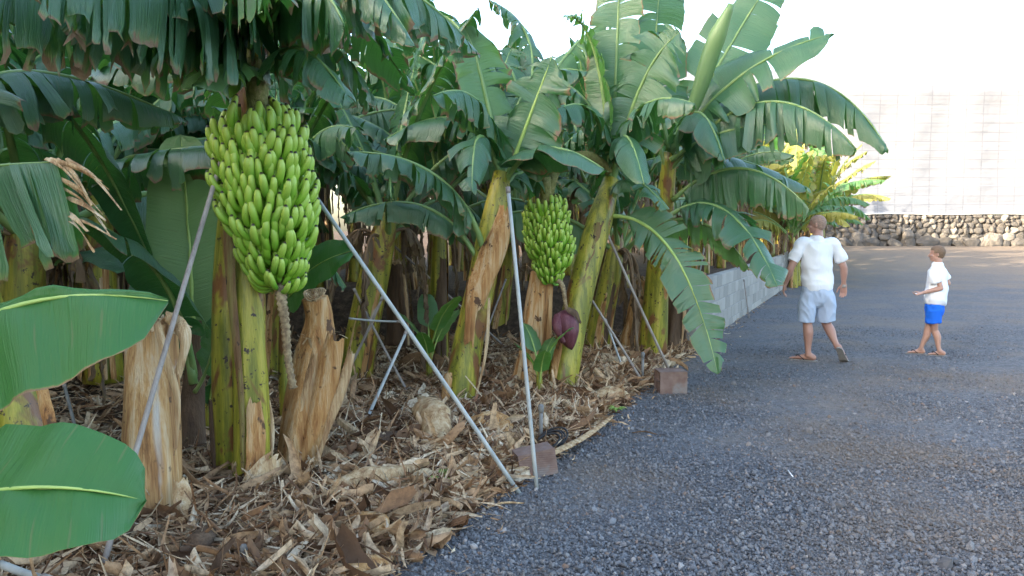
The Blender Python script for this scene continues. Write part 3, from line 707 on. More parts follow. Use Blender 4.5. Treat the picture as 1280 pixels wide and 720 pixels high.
# torn leaf hanging in from the left
rt = empty('banana_plant', (-2.7, 3.1, 0), 'banana plant off the left edge holding a torn leaf with a chopped brown-fringed end', 'banana plant')
stem(rt, [V((-2.7, 3.1, -.05)), V((-2.68, 3.1, 1.0)), V((-2.6, 3.05, 1.9))], [.12, .11, .08], 'stem', 16, 14, .04, 6)
L_(rt, V((-2.6, 3.05, 1.78)), P(10, 206, 2.8), P(170, 200, 2.7), .44, pf=.1, face=(0, -.3, 1), fold=.8, tears=9, ragged=0.75, seed=203, nv=9, trunc=.38, skew=.9, sides=(1, .8), rr=.014, mat='leaf')
tl = [o for o in bpy.data.objects if o.parent == rt and o.name.startswith('leaf')][-1]
fv = []; ff = []
for i in range(13):
    g = random.Random(i+900); x0 = 70+g.uniform(-14, 14); y0 = 198+g.uniform(0, 75)*(i % 3 > 0); dx = g.uniform(25, 85); dy = g.uniform(25, 85)
    a, b = ribbon([P(x0, y0, 2.74), P(x0+dx*.5, y0+dy*.35, 2.7), P(x0+dx, y0+dy, 2.68)], g.uniform(.008, .022), 1.6, (0, -1, .3), 4, 10, i, twist=g.uniform(-3, 3)); k = len(fv); fv += a; ff += [tuple(q+k for q in z) for z in b]
mk('frayed_end', fv, ff, M['dry'], tl)
# stem seen at left edge
re_ = empty('banana_plant', (*G(30, 640)[:2], 0), 'leaning yellow-green banana stem behind the smooth leaves at the left edge', 'banana plant')
stem(re_, [P(75, 640, 3.7), P(40, 560, 3.7), P(5, 470, 3.7), P(-40, 350, 3.7), P(-60, 200, 3.8)], [.14, .12, .11, .10, .08], 'stem', 20, 20, .04, 16)
sheath_sheet(re_, [P(48, 470, 3.6), P(62, 530, 3.55), P(80, 600, 3.5)], .06, 'dry_orange', 1.6, (.4, -1, 0), 12)
L_(re_, P(-60, 200, 3.8), P(60, 120, 4.6), P(190, 330, 5.4), .3, fold=.55, tears=6, ragged=0.40, seed=204)
L_(re_, P(-60, 200, 3.8), P(20, 90, 4.2), P(230, 150, 5.0), .34, fold=.72, tears=20, ragged=0.60, seed=205)
# ================================================================== sucker with upright pale leaf
rs = empty('banana_plant', (*G(240, 600)[:2], 0), 'young banana plant with one tall pale upright leaf behind the straw-coloured stump', 'banana plant')
stem(rs, [P(243, 640, 5.3), P(240, 540, 5.4), P(243, 470, 5.5), P(245, 400, 5.5)], [.10, .085, .07, .04], 'dry_dark', 16, 18, .08, 17)
L_(rs, P(243, 480, 5.5), P(238, 330, 5.5), P(226, 168, 5.6), .29, pf=.16, face=(.15, -1, .1), fold=.02, tears=0, ragged=.05, mat='leaf_pale', rib='midrib_y', seed=301, nv=8, vee=.25, rr=.022, start=.2, skew=.3)
L_(rs, P(243, 470, 5.45), P(200, 345, 5.1), P(95, 270, 4.7), .26, pf=.2, fold=.45, tears=2, ragged=0.20, seed=302, rr=.022)
L_(rs, P(243, 470, 5.5), P(262, 390, 5.6), P(285, 260, 5.8), .2, pf=.2, fold=.3, tears=1, ragged=0.20, seed=303, face=(0, -1, .4))
L_(rs, P(243, 480, 5.4), P(180, 330, 5.6), P(70, 330, 5.9), .26, pf=.2, fold=.4, tears=4, ragged=0.30, seed=304)
L_(rs, P(243, 490, 5.4), P(262, 450, 5.3), P(272, 390, 5.2), .1, pf=.3, fold=.2, tears=0, ragged=0.20, seed=305, face=(-.3, -1, .3), rr=.014)
# ================================================================== stumps
def fringe(root, c, r, n, seed, h=.12, mat='dry'):
    g = random.Random(seed)
    vs = []; fs = []
    for i in range(n):
        a = g.uniform(0, 6.28); d = V((math.cos(a), math.sin(a), 0)); p = c+d*r*g.uniform(.3, 1.02)
        out = g.uniform(-.3, 1.2)
        vv, ff = ribbon([p-V((0, 0, .04)), p+d*out*h*.3+V((0, 0, h*g.uniform(.2, .6))), p+d*out*h*g.uniform(.5, 1.3)+V((0, 0, h*g.uniform(-.2, .7)))], g.uniform(.012, .04), 1.0, d, 3, 6, g.random()*99)
        k = len(vs); vs += vv; fs += [tuple(i+k for i in q) for q in ff]
    return mk('frayed_sheaths', vs, fs, M[mat], root)
s1 = empty('banana_stump', (*G(188, 668)[:2], 0), 'straight straw-coloured banana stump behind the leaning pole at the left', 'stump')
stem(s1, [P(186, 685, 4.2), P(190, 620, 4.22), P(190, 520, 4.25), P(188, 440, 4.3), P(190, 402, 4.3)], [.165, .145, .128, .125, .115], 'dry_pale', 40, 40, .10, 31, 'stump_body')
fringe(s1, P(190, 408, 4.3), .125, 60, 5)
sheath_sheet(s1, [P(205, 395, 4.2), P(222, 405, 4.12), P(232, 428, 4.1), P(222, 470, 4.1)], .09, 'dry', 2.0, (.4, -1, 0), 32)
sheath_sheet(s1, [P(196, 402, 4.18), P(208, 450, 4.15), P(222, 500, 4.15), P(219, 560, 4.15)], .05, 'dry', 1.8, (.4, -1, 0), 33)
for i, (x, y, x2, y2) in enumerate([(165, 640, 150, 700), (190, 655, 195, 715), (215, 640, 232, 690), (225, 600, 228, 650), (150, 655, 128, 700)]):
    sheath_sheet(s1, [P(x, y, 4.12), P((x+x2)/2, (y+y2)/2, 4.05), P(x2, y2, 3.95)], .11, 'dry' if i % 2 else 'dry_dark', 2.0, (.2*(i-2), -1, .2), 40+i)
s2 = empty('banana_stump', (*G(375, 600)[:2], 0), 'leaning orange-brown banana stump with a coiled cut top, right of the biggest bunch', 'stump')
stem(s2, [P(372, 605, 5.15), P(376, 560, 5.15), P(383, 500, 5.2), P(394, 440, 5.25), P(398, 400, 5.25), P(394, 372, 5.22)], [.15, .135, .13, .125, .085, .078], 'dry_orange', 40, 44, .11, 33, 'stump_body')
# coiled cut face
cc = P(394, 370, 5.2); nn = V((-.05, -.55, .83)); aa = nn.cross(V((1, 0, 0))).normalized(); bb = nn.cross(aa)
pt = [cc+nn*(.02+.01*math.sin(i*.9))+(aa*math.cos(i*.42)+bb*math.sin(i*.42))*(.07*i/90+.004) for i in range(90)]
v, f = tube(pt, [.0065+.002*math.sin(i*1.3) for i in range(90)], 5, .3, 3); mk('coiled_cut', v, f, M['dry'], s2)
sheath_sheet(s2, [P(418, 420, 5.1), P(405, 480, 5.06), P(388, 540, 5.02), P(362, 600, 4.98)], .19, 'dry_orange', 2.3, (-.1, -1, .1), 34)
sheath_sheet(s2, [P(440, 440, 5.1), P(430, 480, 5.08), P(412, 530, 5.05), P(394, 585, 5.0)], .08, 'dry', 2.3, (.4, -1, .1), 35)
sheath_sheet(s2, [P(392, 440, 5.1), P(375, 500, 5.06), P(358, 560, 5.02)], .08, 'dry', 1.9, (-.6, -1, .1), 36)
fringe(s2, P(404, 425, 5.2), .1, 16, 7, .08)
def old_stump(px, pyb, Y, pxt, pyt, r, label, seed, mat='dry_orange', extra=3):
    s = empty('banana_stump', (*P(px, pyb, Y)[:2], 0), label, 'stump')
    stem(s, [P(px, pyb, Y), P((px*2+pxt)/3, (pyb*2+pyt)/3, Y), P((px+pxt*2)/3, (pyb+pyt*2)/3, Y), P(pxt, pyt, Y)], [r*1.35, r*1.05, r, r*.85], mat, 22, 20, .08, seed, 'stump_body')
    g = random.Random(seed)
    fringe(s, P(pxt, pyt, Y), r*.8, 22, seed, .1)
    for i in range(extra):
        a = g.uniform(-1.2, 1.2); d = V((math.sin(a), -math.cos(a), 0))
        b = P(px, pyb, Y)+d*r*1.2; tt = P(pxt, pyt, Y)+d*r*.9
        sheath_sheet(s, [tt.lerp(b, .15*g.random()), tt.lerp(b, .55)+d*.03, b+d*.08*g.random()], r*g.uniform(.5, 1.0), 'dry' if i % 2 else mat, 2.1, d, seed+i)
    return s
old_stump(660, 492, 7.75, 678, 340, .13, 'dried brown stump behind the middle pole, under the smaller bunch', 51)
old_stump(791, 437, 10.2, 806, 350, .14, 'pale dried stump just left of the brick that holds the far pole', 52)
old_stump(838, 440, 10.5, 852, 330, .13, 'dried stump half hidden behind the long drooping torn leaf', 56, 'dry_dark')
old_stump(744, 420, 11.2, 752, 345, .13, 'dried stump in the second row right of the smaller bunch', 53)
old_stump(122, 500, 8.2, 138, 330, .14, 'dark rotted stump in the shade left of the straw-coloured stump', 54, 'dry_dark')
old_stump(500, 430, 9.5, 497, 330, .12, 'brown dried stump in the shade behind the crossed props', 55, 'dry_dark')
# ================================================================== plant 2 (yellow-green stem behind the front pole)
r2 = empty('banana_plant', (*G(572, 520)[:2], 0), 'banana plant with yellow-green stem wrapped in torn brown sheath, left of the middle pole', 'banana plant')
c2 = P(628, 225, 7.3)
stem(r2, [P(570, 535, 7.1), P(575, 490, 7.1), P(585, 430, 7.15), P(598, 370, 7.2), P(612, 300, 7.25), P(628, 215, 7.3)], [.155, .14, .13, .125, .12, .075], 'stem', 26, 30, .04, 61)
sheath_sheet(r2, [P(630, 270, 7.12), P(606, 330, 7.05), P(590, 380, 6.98), P(585, 430, 6.98)], .23, 'dry_orange', 2.3, (-.1, -1, .1), 62)
sheath_sheet(r2, [P(634, 262, 7.15), P(628, 300, 7.08), P(612, 350, 7.02), P(600, 385, 7.0)], .22, 'dry_orange', 2.3, (.5, -1, .1), 63)
sheath_sheet(r2, [P(560, 465, 6.95), P(556, 495, 6.9), P(552, 520, 6.85)], .10, 'dry_orange', 2.0, (-.3, -1, .1), 64)
sheath_sheet(r2, [P(612, 372, 7.0), P(608, 440, 7.0), P(592, 510, 6.95)], .04, 'dry', 1.7, (.8, -1, .1), 65)
L_(r2, P(608, 320, 7.2), P(548, 222, 6.9), P(432, 190, 6.6), .31, pf=.2, fold=.78, tears=18, ragged=0.95, seed=401, rr=.03, sides=(.9, 1), nv=8)
L_(r2, P(604, 335, 7.2), P(530, 258, 7.2), P(425, 272, 7.1), .27, pf=.25, fold=.72, tears=9, ragged=0.60, seed=402, rr=.026)
L_(r2, P(630, 230, 7.3), P(655, 165, 7.2), P(690, 70, 7.1), .40, pf=.18, face=(-.35, -1, .3), fold=0.35, tears=12, ragged=0.6, seed=403, rib='midrib_y', vee=.12, start=.25)
L_(r2, P(630, 230, 7.3), P(680, 185, 7.0), P(760, 215, 6.8), .34, pf=.15, fold=.45, tears=3, ragged=0.30, seed=404)
L_(r2, P(628, 225, 7.3), P(600, 130, 7.1), P(540, 120, 6.6), .34, pf=.15, fold=.72, tears=16, ragged=0.75, seed=405, mat='leaf')
L_(r2, P(628, 225, 7.3), P(600, 90, 7.3), P(575, 30, 7.2), .33, pf=.15, fold=0.3, tears=10, ragged=0.6, seed=406, mat='leaf_lit', face=(.5, -1, .2))
L_(r2, P(628, 225, 7.3), P(575, 150, 7.5), P(480, 175, 7.5), .34, pf=.15, fold=.6, tears=20, ragged=0.75, seed=407)
L_(r2, P(628, 225, 7.3), P(660, 110, 7.6), P(735, 90, 7.7), .33, pf=.15, fold=.65, tears=18, ragged=0.75, seed=408)
L_(r2, P(628, 225, 7.3), P(600, 170, 7.0), P(590, 240, 6.5), .28, pf=.15, fold=.6, tears=5, ragged=0.40, seed=409)
L_(r2, P(628, 240, 7.3), P(660, 215, 7.6), P(700, 245, 8.0), .3, pf=.1, fold=.6, tears=16, ragged=0.75, seed=410)
L_(r2, P(628, 225, 7.3), P(625, 120, 7.9), P(640, 60, 8.3), .35, pf=.15, fold=.3, tears=16, ragged=0.75, seed=411, face=(0, -1, .3))
for i, (m_, b_, w_) in enumerate([((560, 95, 8.2), (470, 60, 8.6), .34), ((590, 60, 8.4), (520, 5, 8.8), .33), ((665, 70, 8.4), (610, 0, 8.6), .33), ((700, 80, 8.6), (770, 20, 9.0), .33), ((580, 110, 8.0), (500, 150, 8.2), .33), ((640, 90, 8.0), (560, 95, 7.6), .30)]):
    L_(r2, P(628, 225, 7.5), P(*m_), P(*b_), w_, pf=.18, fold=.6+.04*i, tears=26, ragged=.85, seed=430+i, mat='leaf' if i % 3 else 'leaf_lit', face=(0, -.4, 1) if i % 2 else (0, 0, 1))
# ================================================================== plant 3 (second bunch)
r3 = empty('banana_plant', (*G(697, 497)[:2], 0), 'banana plant behind the purple flower, leaning right, carrying the smaller green bunch', 'banana plant')
c3 = P(765, 235, 8.2)
stem(r3, [P(697, 508, 7.75), P(703, 470, 7.75), P(715, 410, 7.85), P(732, 340, 7.95), P(750, 275, 8.05), P(764, 225, 8.2)], [.165, .15, .135, .13, .125, .08], 'stem', 26, 30, .04, 71)
sheath_sheet(r3, [P(748, 278, 7.9), P(740, 310, 7.86), P(728, 350, 7.8)], .14, 'stem_brown', 2.1, (-.2, -1, .1), 72)
sheath_sheet(r3, [P(700, 420, 7.65), P(692, 460, 7.6), P(690, 500, 7.52)], .10, 'dry_orange', 2.0, (-.5, -1, .1), 73)
sheath_sheet(r3, [P(722, 450, 7.66), P(716, 480, 7.62), P(712, 500, 7.58)], .08, 'stem', 1.9, (.5, -1, .1), 74)
b3 = P(683, 255, 7.6)
bunch(r3, b3, .74, .24, 10, 22, V((.05, 0, 0)), [P(702, 355, 7.5), P(706, 375, 7.5), P(709, 392, 7.5)], 1.05, 90)
v, f = tube(spline([P(764, 215, 8.2), P(735, 195, 7.9), P(700, 205, 7.65), P(684, 250, 7.6)], 14), [.06, .055, .05, .05, .05, .048, .045, .045, .045, .045, .045, .045, .045, .045], 10); mk('stalk_neck', v, f, M['rachis'], r3)
# purple flower bud
bud = [P(709, 388, 7.48), P(708, 394, 7.48), P(708, 405, 7.47), P(710, 418, 7.46), P(713, 430, 7.45), P(715, 437, 7.45)]
v, f = tube(spline(bud, 18), interp([.03, .085, .11, .10, .055, .008], 18), 18, .05, 5, True, 1.0, (6, .06, .08)); bu = mk('flower_bud', v, f, M['bud'], r3)
sheath_sheet(bu, [P(697, 392, 7.42), P(696, 410, 7.36), P(704, 428, 7.36)], .10, 'bud', 1.6, (-.3, -1, .1), 77, 'bract')
sheath_sheet(bu, [P(709, 386, 7.4), P(720, 392, 7.4), P(726, 404, 7.42)], .07, 'dry_dark', 1.5, (.4, -1, .3), 78, 'bract')
# leaves of plant 3
L_(r3, P(762, 270, 8.05), P(840, 315, 7.7), P(897, 468, 7.3), .27, pf=.12, face=(-.25, -1, .25), fold=.12, tears=22, ragged=0.70, seed=501, mat='leaf', rib='midrib_y', nv=6, vee=.05, rr=.02, skew=.35)
L_(r3, c3, P(800, 110, 8.0), P(850, 40, 7.8), .42, pf=.15, face=(-.3, -1, .5), fold=0.42, tears=14, ragged=0.6, seed=502)
L_(r3, c3, P(770, 90, 8.3), P(775, -40, 8.4), .38, pf=.15, face=(-.6, -1, .1), fold=0.35, tears=12, ragged=0.6, seed=503)
L_(r3, c3, P(795, 140, 7.8), P(870, 130, 7.2), .30, pf=.15, fold=.75, tears=20, ragged=0.75, seed=504)
L_(r3, c3, P(740, 140, 7.8), P(680, 150, 7.2), .30, pf=.15, fold=.72, tears=24, ragged=0.75, seed=505)
L_(r3, c3, P(735, 130, 8.4), P(660, 90, 8.6), .34, pf=.15, fold=.6, tears=24, ragged=0.75, seed=506)
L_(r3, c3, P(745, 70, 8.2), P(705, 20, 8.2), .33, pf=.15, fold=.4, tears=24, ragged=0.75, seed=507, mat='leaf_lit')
L_(r3, c3, P(780, 170, 7.8), P(805, 230, 7.1), .30, pf=.15, fold=.6, tears=5, ragged=0.30, seed=508)
L_(r3, P(765, 250, 8.1), P(790, 225, 7.8), P(835, 262, 7.4), .22, pf=.2, fold=.5, tears=12, ragged=0.65, seed=509)
# ================================================================== plant 4: the big clump reaching over the road
r4 = empty('banana_plant', (*G(850, 440)[:2], 0), 'tall banana plant whose long fringed leaves reach right over the road above the man', 'banana plant')
c4 = P(835, 215, 9.4); b4 = P(815, 425, 9.9)
stem(r4, [V((b4.x, b4.y, -.05)), V((b4.x+.03, b4.y-.1, 1.0)), P(828, 280, 9.55), P(838, 190, 9.4)], [.17, .14, .12, .075], 'stem', 24, 24, .05, 81)
sheath_sheet(r4, [P(850, 290, 9.5), P(840, 330, 9.6), P(826, 390, 9.75)], .18, 'dry_orange', 2.2, (.1, -1, .1), 82)
L_(r4, c4, P(950, 128, 8.8), P(1070, 186, 8.0), .56, pf=.08, fold=.78, tears=35, ragged=0.35, seed=601, nv=8, sides=(1, .9))
L_(r4, P(830, 180, 9.6), P(990, 98, 9.4), P(1110, 188, 8.7), .54, pf=.12, fold=.75, tears=9, ragged=0.25, seed=602, nv=8)
L_(r4, P(840, 250, 9.4), P(925, 210, 9.0), P(1012, 262, 8.4), .50, pf=.08, fold=.8, tears=40, ragged=0.55, seed=603, nv=8)
L_(r4, P(835, 270, 9.3), P(905, 262, 8.9), P(972, 358, 8.1), .42, pf=.1, fold=.55, tears=18, ragged=0.80, seed=604, nv=7, face=(.2, -.5, 1))
L_(r4, P(838, 190, 9.4), P(925, 95, 9.0), P(1043, 42, 8.6), .46, pf=.12, face=(-.25, -.75, .65), fold=0.34, tears=9, ragged=0.5, seed=605, nv=8, vee=.1)
L_(r4, P(838, 190, 9.4), P(905, 70, 9.6), P(985, -60, 9.8), .42, pf=.15, face=(-.3, -1, .2), fold=0.25, tears=6, ragged=0.4, seed=606, vee=.1)
L_(r4, P(838, 200, 9.3), P(905, 165, 9.0), P(990, 155, 8.6), .36, pf=.12, face=(-.1, -.9, .5), fold=.3, tears=6, ragged=0.50, seed=607)
L_(r4, P(838, 190, 9.4), P(820, 60, 9.4), P(835, -70, 9.3), .42, pf=.15, face=(.4, -1, .1), fold=0.3, tears=9, ragged=0.5, seed=608, vee=.1)
L_(r4, P(838, 200, 9.4), P(870, 140, 8.8), P(905, 200, 8.2), .32, pf=.12, fold=.7, tears=10, ragged=0.50, seed=609)
L_(r4, P(835, 215, 9.4), P(900, 195, 9.8), P(1010, 235, 10.1), .36, pf=.12, fold=.7, tears=14, ragged=0.40, seed=610)
L_(r4, P(835, 215, 9.4), P(790, 110, 9.4), P(735, 60, 9.5), .36, pf=.12, fold=.4, tears=9, ragged=0.50, seed=611)
# rolled new leaf
v, f = tube(spline([P(838, 190, 9.3), P(868, 130, 9.1), P(892, 60, 8.95), P(915, 5, 8.8)], 20), interp([.03, .05, .075, .08, .03], 20), 16, .03, 8, True, 1.0, (1, .35, .04)); mk('rolled_leaf', v, f, M['leaf_pale'], r4)
# ================================================================== other visible stems behind
def simple_plant(px, pyb, pxt, pyt, Y, r, label, seed, n=9, L=2.2, mats=('leaf',), matstem='stem', sheaths=6, dead=6, elmax=80, lo=None):
    b = P(px, pyb, Y); t_ = P(pxt, pyt, Y); root = empty('banana_plant', (b.x, b.y, 0), label, 'banana plant'); g = random.Random(seed)
    stem(root, [b-V((0, 0, .05)), b.lerp(t_, .35), b.lerp(t_, .7), t_, t_+(t_-b).normalized()*.3], [r*1.3, r*1.08, r, r*.85, r*.5], matstem, 20, 20, .05, seed)
    top = t_+(t_-b).normalized()*.25
    for i in range(n):
        k = i/max(1, n-1); az = R(i*137.5+seed*40+g.uniform(-15, 15)); hd = V((math.cos(az), math.sin(az), 0)); ll = L*g.uniform(.8, 1.1)
        el0 = R(elmax-45*k+g.uniform(-8, 8)); bend = R(25+85*k+g.uniform(-15, 15)); p = top+hd*.03-V((0, 0, .25*k)); A = p.copy(); q = []; a = el0
        for s in range(16): q.append(p.copy()); p = p+(hd*math.cos(a)+V((0, 0, 1))*math.sin(a))*ll/16; a -= bend/16*(1.5*s/16+.25)
        leaf(root, A, q[8], p, .145*g.uniform(.8, 1.15)*ll, .16, None, (.45+.42*k)*g.uniform(.75, 1.15), g.randint(18, 42), g.uniform(.4, 1.0), g.choice(mats), 'midrib', seed*31+i, .03, g.uniform(.1, .5), 0, (1, 1), .2, .02, .1, 6)
    for i in range(sheaths):
        a = g.uniform(-1, 1); d = V((math.sin(a), -math.cos(a), 0)); u = g.uniform(.4, .8)
        p0 = b.lerp(t_, u)+d*r*1.05; p1 = b.lerp(t_, u*.5)+d*r*1.15; p2 = b+d*(r*1.3+.04)
        sheath_sheet(root, [p0, p1, p2], r*g.uniform(.5, .9), g.choice(['dry', 'dry_orange', 'dry_orange', 'dry_dark']), 2.1, d, seed+i)
    for i in range(dead):
        az = g.random()*6.28; hd = V((math.cos(az), math.sin(az), 0)); s0 = t_
        leaf(root, s0, s0+hd*.4-V((0, 0, .1)), s0+hd*g.uniform(.35, .6)-V((0, 0, g.uniform(.9, 1.5))), .17, .2, None, .8, 12, .9, 'leaf_dry', 'midrib_dry', seed*77+i, .018, .1, 0, (1, 1), .1, .04, .1, 6)
    return root
simple_plant(436, 500, 478, 300, 7.9, .15, 'thick leaning yellow-green stem behind the coiled stump, left of the crossed props', 91, 9, 2.2)
simple_plant(745, 440, 768, 320, 10.0, .13, 'yellow-green stem in the second row just right of the one carrying the smaller bunch', 92, 8, 2.2, ('leaf', 'leaf_lit'))
simple_plant(545, 425, 548, 280, 10.3, .12, 'shaded banana plant seen between the front yellow-green stem and the crossed props', 93, 8)
simple_plant(130, 470, 120, 250, 7.6, .14, 'dark shaded banana plant left of the upright pale leaf', 94, 11, 2.7, elmax=70)
simple_plant(330, 470, 345, 290, 8.4, .13, 'shaded banana plant directly behind the thick green stem of the biggest bunch', 95, 9)
simple_plant(20, 560, 30, 300, 5.6, .14, 'dark banana plant at the left edge behind the smooth leaves', 96, 10, 2.6, elmax=70)
simple_plant(620, 410, 640, 280, 11.4, .12, 'shaded banana plant behind the middle pole in the third row', 97, 8, 2.3, ('leaf', 'leaf_lit'))
simple_plant(205, 430, 215, 260, 9.6, .13, 'dark banana plant far back behind the upright pale leaf', 98, 10, 2.6)
# small suckers
def sucker(px, py, Y, h, label, seed, n=5, mat='leaf_lit'):
    b = P(px, py, Y); b.z = max(b.z, 0); root = empty('banana_sucker', (b.x, b.y, b.z), label, 'banana sucker'); g = random.Random(seed)
    stem(root, [b-V((0, 0, .03)), b+V((0, 0, h*.3)), b+V((0, 0, h*.5))], [.04, .03, .015], 'stem', 10, 8, .05, seed)
    for i in range(n):
        az = R(i*140+seed*20); hd = V((math.cos(az), math.sin(az), 0)); A = b+V((0, 0, h*(.2+.25*i/n))); l = h*g.uniform(.5, .8)
        leaf(root, A, A+hd*l*.22+V((0, 0, l*.5)), A+hd*l*.55+V((0, 0, l*.8)), l*.16, .3, None, .25, 0, .1, mat, 'midrib_y', seed+i, .010, .3, 0, (1, 1), .2, .01, .15, 5)
sucker(537, 490, 8.0, 1.0, 'small green sucker with upright narrow leaves left of the torn-sheath stem', 121)
sucker(674, 508, 7.3, .75, 'small leafy sucker in front of the dried stump under the smaller bunch', 122)
sucker(262, 560, 6.0, .8, 'small sucker in the shade left of the thick green stem', 123, 4, 'leaf')
rk = empty('banana_sucker', (*P(395, 560, 6.0)[:2], 0), 'sucker showing one smooth broad leaf at the right edge of the biggest bunch', 'banana sucker')
kb = P(360, 520, 6.0)
stem(rk, [V((kb.x, kb.y, -.03)), P(355, 470, 6.0), P(352, 400, 6.0)], [.05, .04, .02], 'stem', 12, 10, .05, 124)
L_(rk, P(352, 400, 6.0), P(380, 345, 5.6), P(442, 313, 5.3), .17, pf=.2, face=(-.3, -1, .5), fold=.2, tears=0, ragged=.1, mat='leaf_young', rib='midrib_y', seed=125, rr=.01, vee=.1)
L_(rk, P(520, 470, 6.9), P(478, 330, 6.8), P(462, 300, 6.6), .07, pf=.1, face=(-.3, -1, .5), fold=.2, tears=0, ragged=.1, mat='leaf_lit', rib='midrib_y', seed=126, rr=.008, vee=.1) if False else None
# ================================================================== background rows (copies of prototypes)
protos = []
dl = ['banana plant in the dense shaded rows behind the front plants']
for i in range(5):
    rg = random.Random(70+i)
    p = gen_plant('banana_plant', 70+i, rg.uniform(2.1, 2.6), (rg.uniform(-.2, .3), rg.uniform(-.2, .2)), 12, 2.35, dl[0], 'banana plant', 'banana plants in the dense rows', (0, 0, 0), ('leaf',)*7+('leaf_lit',), 6)
    protos.append(p)
sunny = []
for i in range(3):
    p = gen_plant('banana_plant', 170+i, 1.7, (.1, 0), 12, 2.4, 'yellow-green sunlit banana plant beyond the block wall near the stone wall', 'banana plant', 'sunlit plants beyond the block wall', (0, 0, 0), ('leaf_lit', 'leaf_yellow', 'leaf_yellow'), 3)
    sunny.append(p)
index_kids()
rg = random.Random(5)
spots = []
y = 6.2
while y < 21:
    x = edge(y)-1.1-(.5 if y > 11 else 0)
    while x > -.66*y-3.0:
        X = x+rg.uniform(-.35, .35); Y = y+rg.uniform(-.35, .35)
        near = any((X-q.location.x)**2+(Y-q.location.y)**2 < 1.0 for q in bpy.data.objects if q.parent is None and q.name.startswith('banana_plant') and q.location.length > .5)
        hero = (Y < 8.6 and X > -3.2)
        if not near and not hero: spots.append((X, Y))
        x -= 1.6
    y += 1.55
for _ in range(9): spots.append((rg.uniform(-8, -3.6), rg.uniform(6.0, 10.5)))
# a few off to the left, just outside the picture, shading the bed
spots += [(-4.6, 4.2), (-3.9, 2.2), (-6.3, 5.5), (-5.6, 2.6), (-3.6, .6), (-4.3, -1.0), (-5.2, .8), (-6.6, 3.8), (-7.2, 6.6)]
def zbase(x, y): return (H(x, y)+(.70 if y > 11.2 and x < edge(y)-.1 and x > edge(y)-13 else 0))-.03
used = set()
def place(proto_list, x, y, rot, s, i, label=None, group=None):
    k = i % len(proto_list); p = proto_list[k]
    if (p.name) not in used: used.add(p.name); o = p
    else: o = copy_tree(p)
    o.location = (x, y, zbase(x, y)); o.rotation_euler = (0, 0, rot); o.scale = (s, s, s*rg.uniform(.95, 1.08))
    return o
for i, (x, y) in enumerate(spots): place(protos, x, y, rg.random()*6.28, rg.uniform(.92, 1.08) if x < -.2*y else rg.uniform(.82, .96), i)
# row along the block wall
for i, y in enumerate([12.6, 14.6, 16.6, 18.8, 21.2]): 
    o = place(protos, edge(y)-.95, y, rg.random()*6.28, rg.uniform(.78, .9), i+2)
n_ = 0
for y in [22.5, 24.6, 27, 29.5, 32, 35, 38.5, 41.5]:
    for dx in (-.1, 1.2, 3.2, 5.6, 8.2):
        place(sunny, edge(y)-dx+rg.uniform(-.3, .3), y+rg.uniform(-.4, .4), rg.random()*6.28, rg.uniform(.85, 1.05), n_); n_ += 1
for y, dx, sc_ in ((22.8, -.5, 1.12), (25.2, -.9, 1.15), (29, -.9, 1.15), (33, -.8, 1.15), (24, .4, 1.2)):
    place(sunny, edge(y)-dx, y, rg.random()*6.28, sc_, n_); n_ += 1
# ================================================================== props
def prop(a, b, r, label, mat='pole', cap=True):
    r *= .8; a, b = V(a), V(b); d = (b-a).normalized(); o = empty('prop_pole', (a.x, a.y, a.z), label, 'prop pole')
    v, f = tube([a.lerp(b, i/9)+V((.011*math.sin(math.pi*i/9)*math.cos(a.x*9), 0, -.008*math.sin(math.pi*i/9))) for i in range(10)], [r*(1.04-.08*i/9) for i in range(10)], 12, .03, 3); mk('shaft', v, f, M[mat], o)
    v, f = tube([b-d*.03, b+d*.012], [r*1.25, r*1.2], 12); mk('end_cap', v, f, M['pole_old'], o)
    return o
prop(G(118, 745), P(291, 152, 4.75), .017, 'weathered pole crossing the straw-coloured stump and rising to the biggest bunch', 'pole_old')
prop(G(650, 618), P(392, 242, 5.1), .017, 'long grey pole slanting down from the biggest bunch to the gravel edge')
prop(G(671, 612), P(635, 236, 5.3), .016, 'near-vertical grey pole standing by the brick with black pipe')
prop(P(836, 462, 8.05), P(758, 290, 8.0), .017, 'dark slanting pole standing on the brick at the gravel edge', 'pole_old')
prop(G(806, 482, .02), P(716, 338, 8.1), .016, 'pole slanting right below the purple flower to the litter edge', 'pole_old')
prop(G(452, 538, .03), P(508, 415, 6.9), .017, 'light grey prop leaning right, front one of the crossed pair beside the coiled stump', 'pole')
prop(G(515, 500, .03), P(443, 362, 7.6), .016, 'darker prop leaning left, behind its light grey partner in the crossed pair', 'pole_old')
prop(P(432, 470, 7.3), P(478, 372, 7.3), .016, 'grey prop passing in front of the thick leaning stem by the coiled stump', 'pole_old')
prop(P(436, 398, 7.2), P(500, 402, 7.2), .012, 'short horizontal grey bar joining the crossed props', 'pole')
prop(G(640, 442, .03), P(490, 305, 9.4), .016, 'long thin prop slanting through the shade left of the torn-sheath stem', 'pole_old')
prop(G(590, 465, .03), P(632, 350, 9.9), .014, 'thin prop in the shade between the torn-sheath stem and the middle pole', 'pole_old')
prop(G(782, 470, .02), P(757, 400, 9.0), .014, 'pale thin prop beside the pole below the purple flower', 'pole')
prop(P(0, 705, 3.2), P(60, 725, 3.1), .02, 'grey pipe lying at the bottom left corner', 'pole')
prop(P(868, 375, 11.6), P(882, 300, 11.4), .014, 'white prop rising behind the near end of the block wall', 'pole')
prop(P(938, 410, 14.6), P(930, 350, 14.7), .014, 'short dark stake leaning on the block wall behind the drooping leaf', 'pole_old')
prop(P(106, 585, 4.9), P(80, 480, 5.2), .014, 'thin dark pole with pale joint in the shade left of the straw-coloured stump', 'plastic_grey')
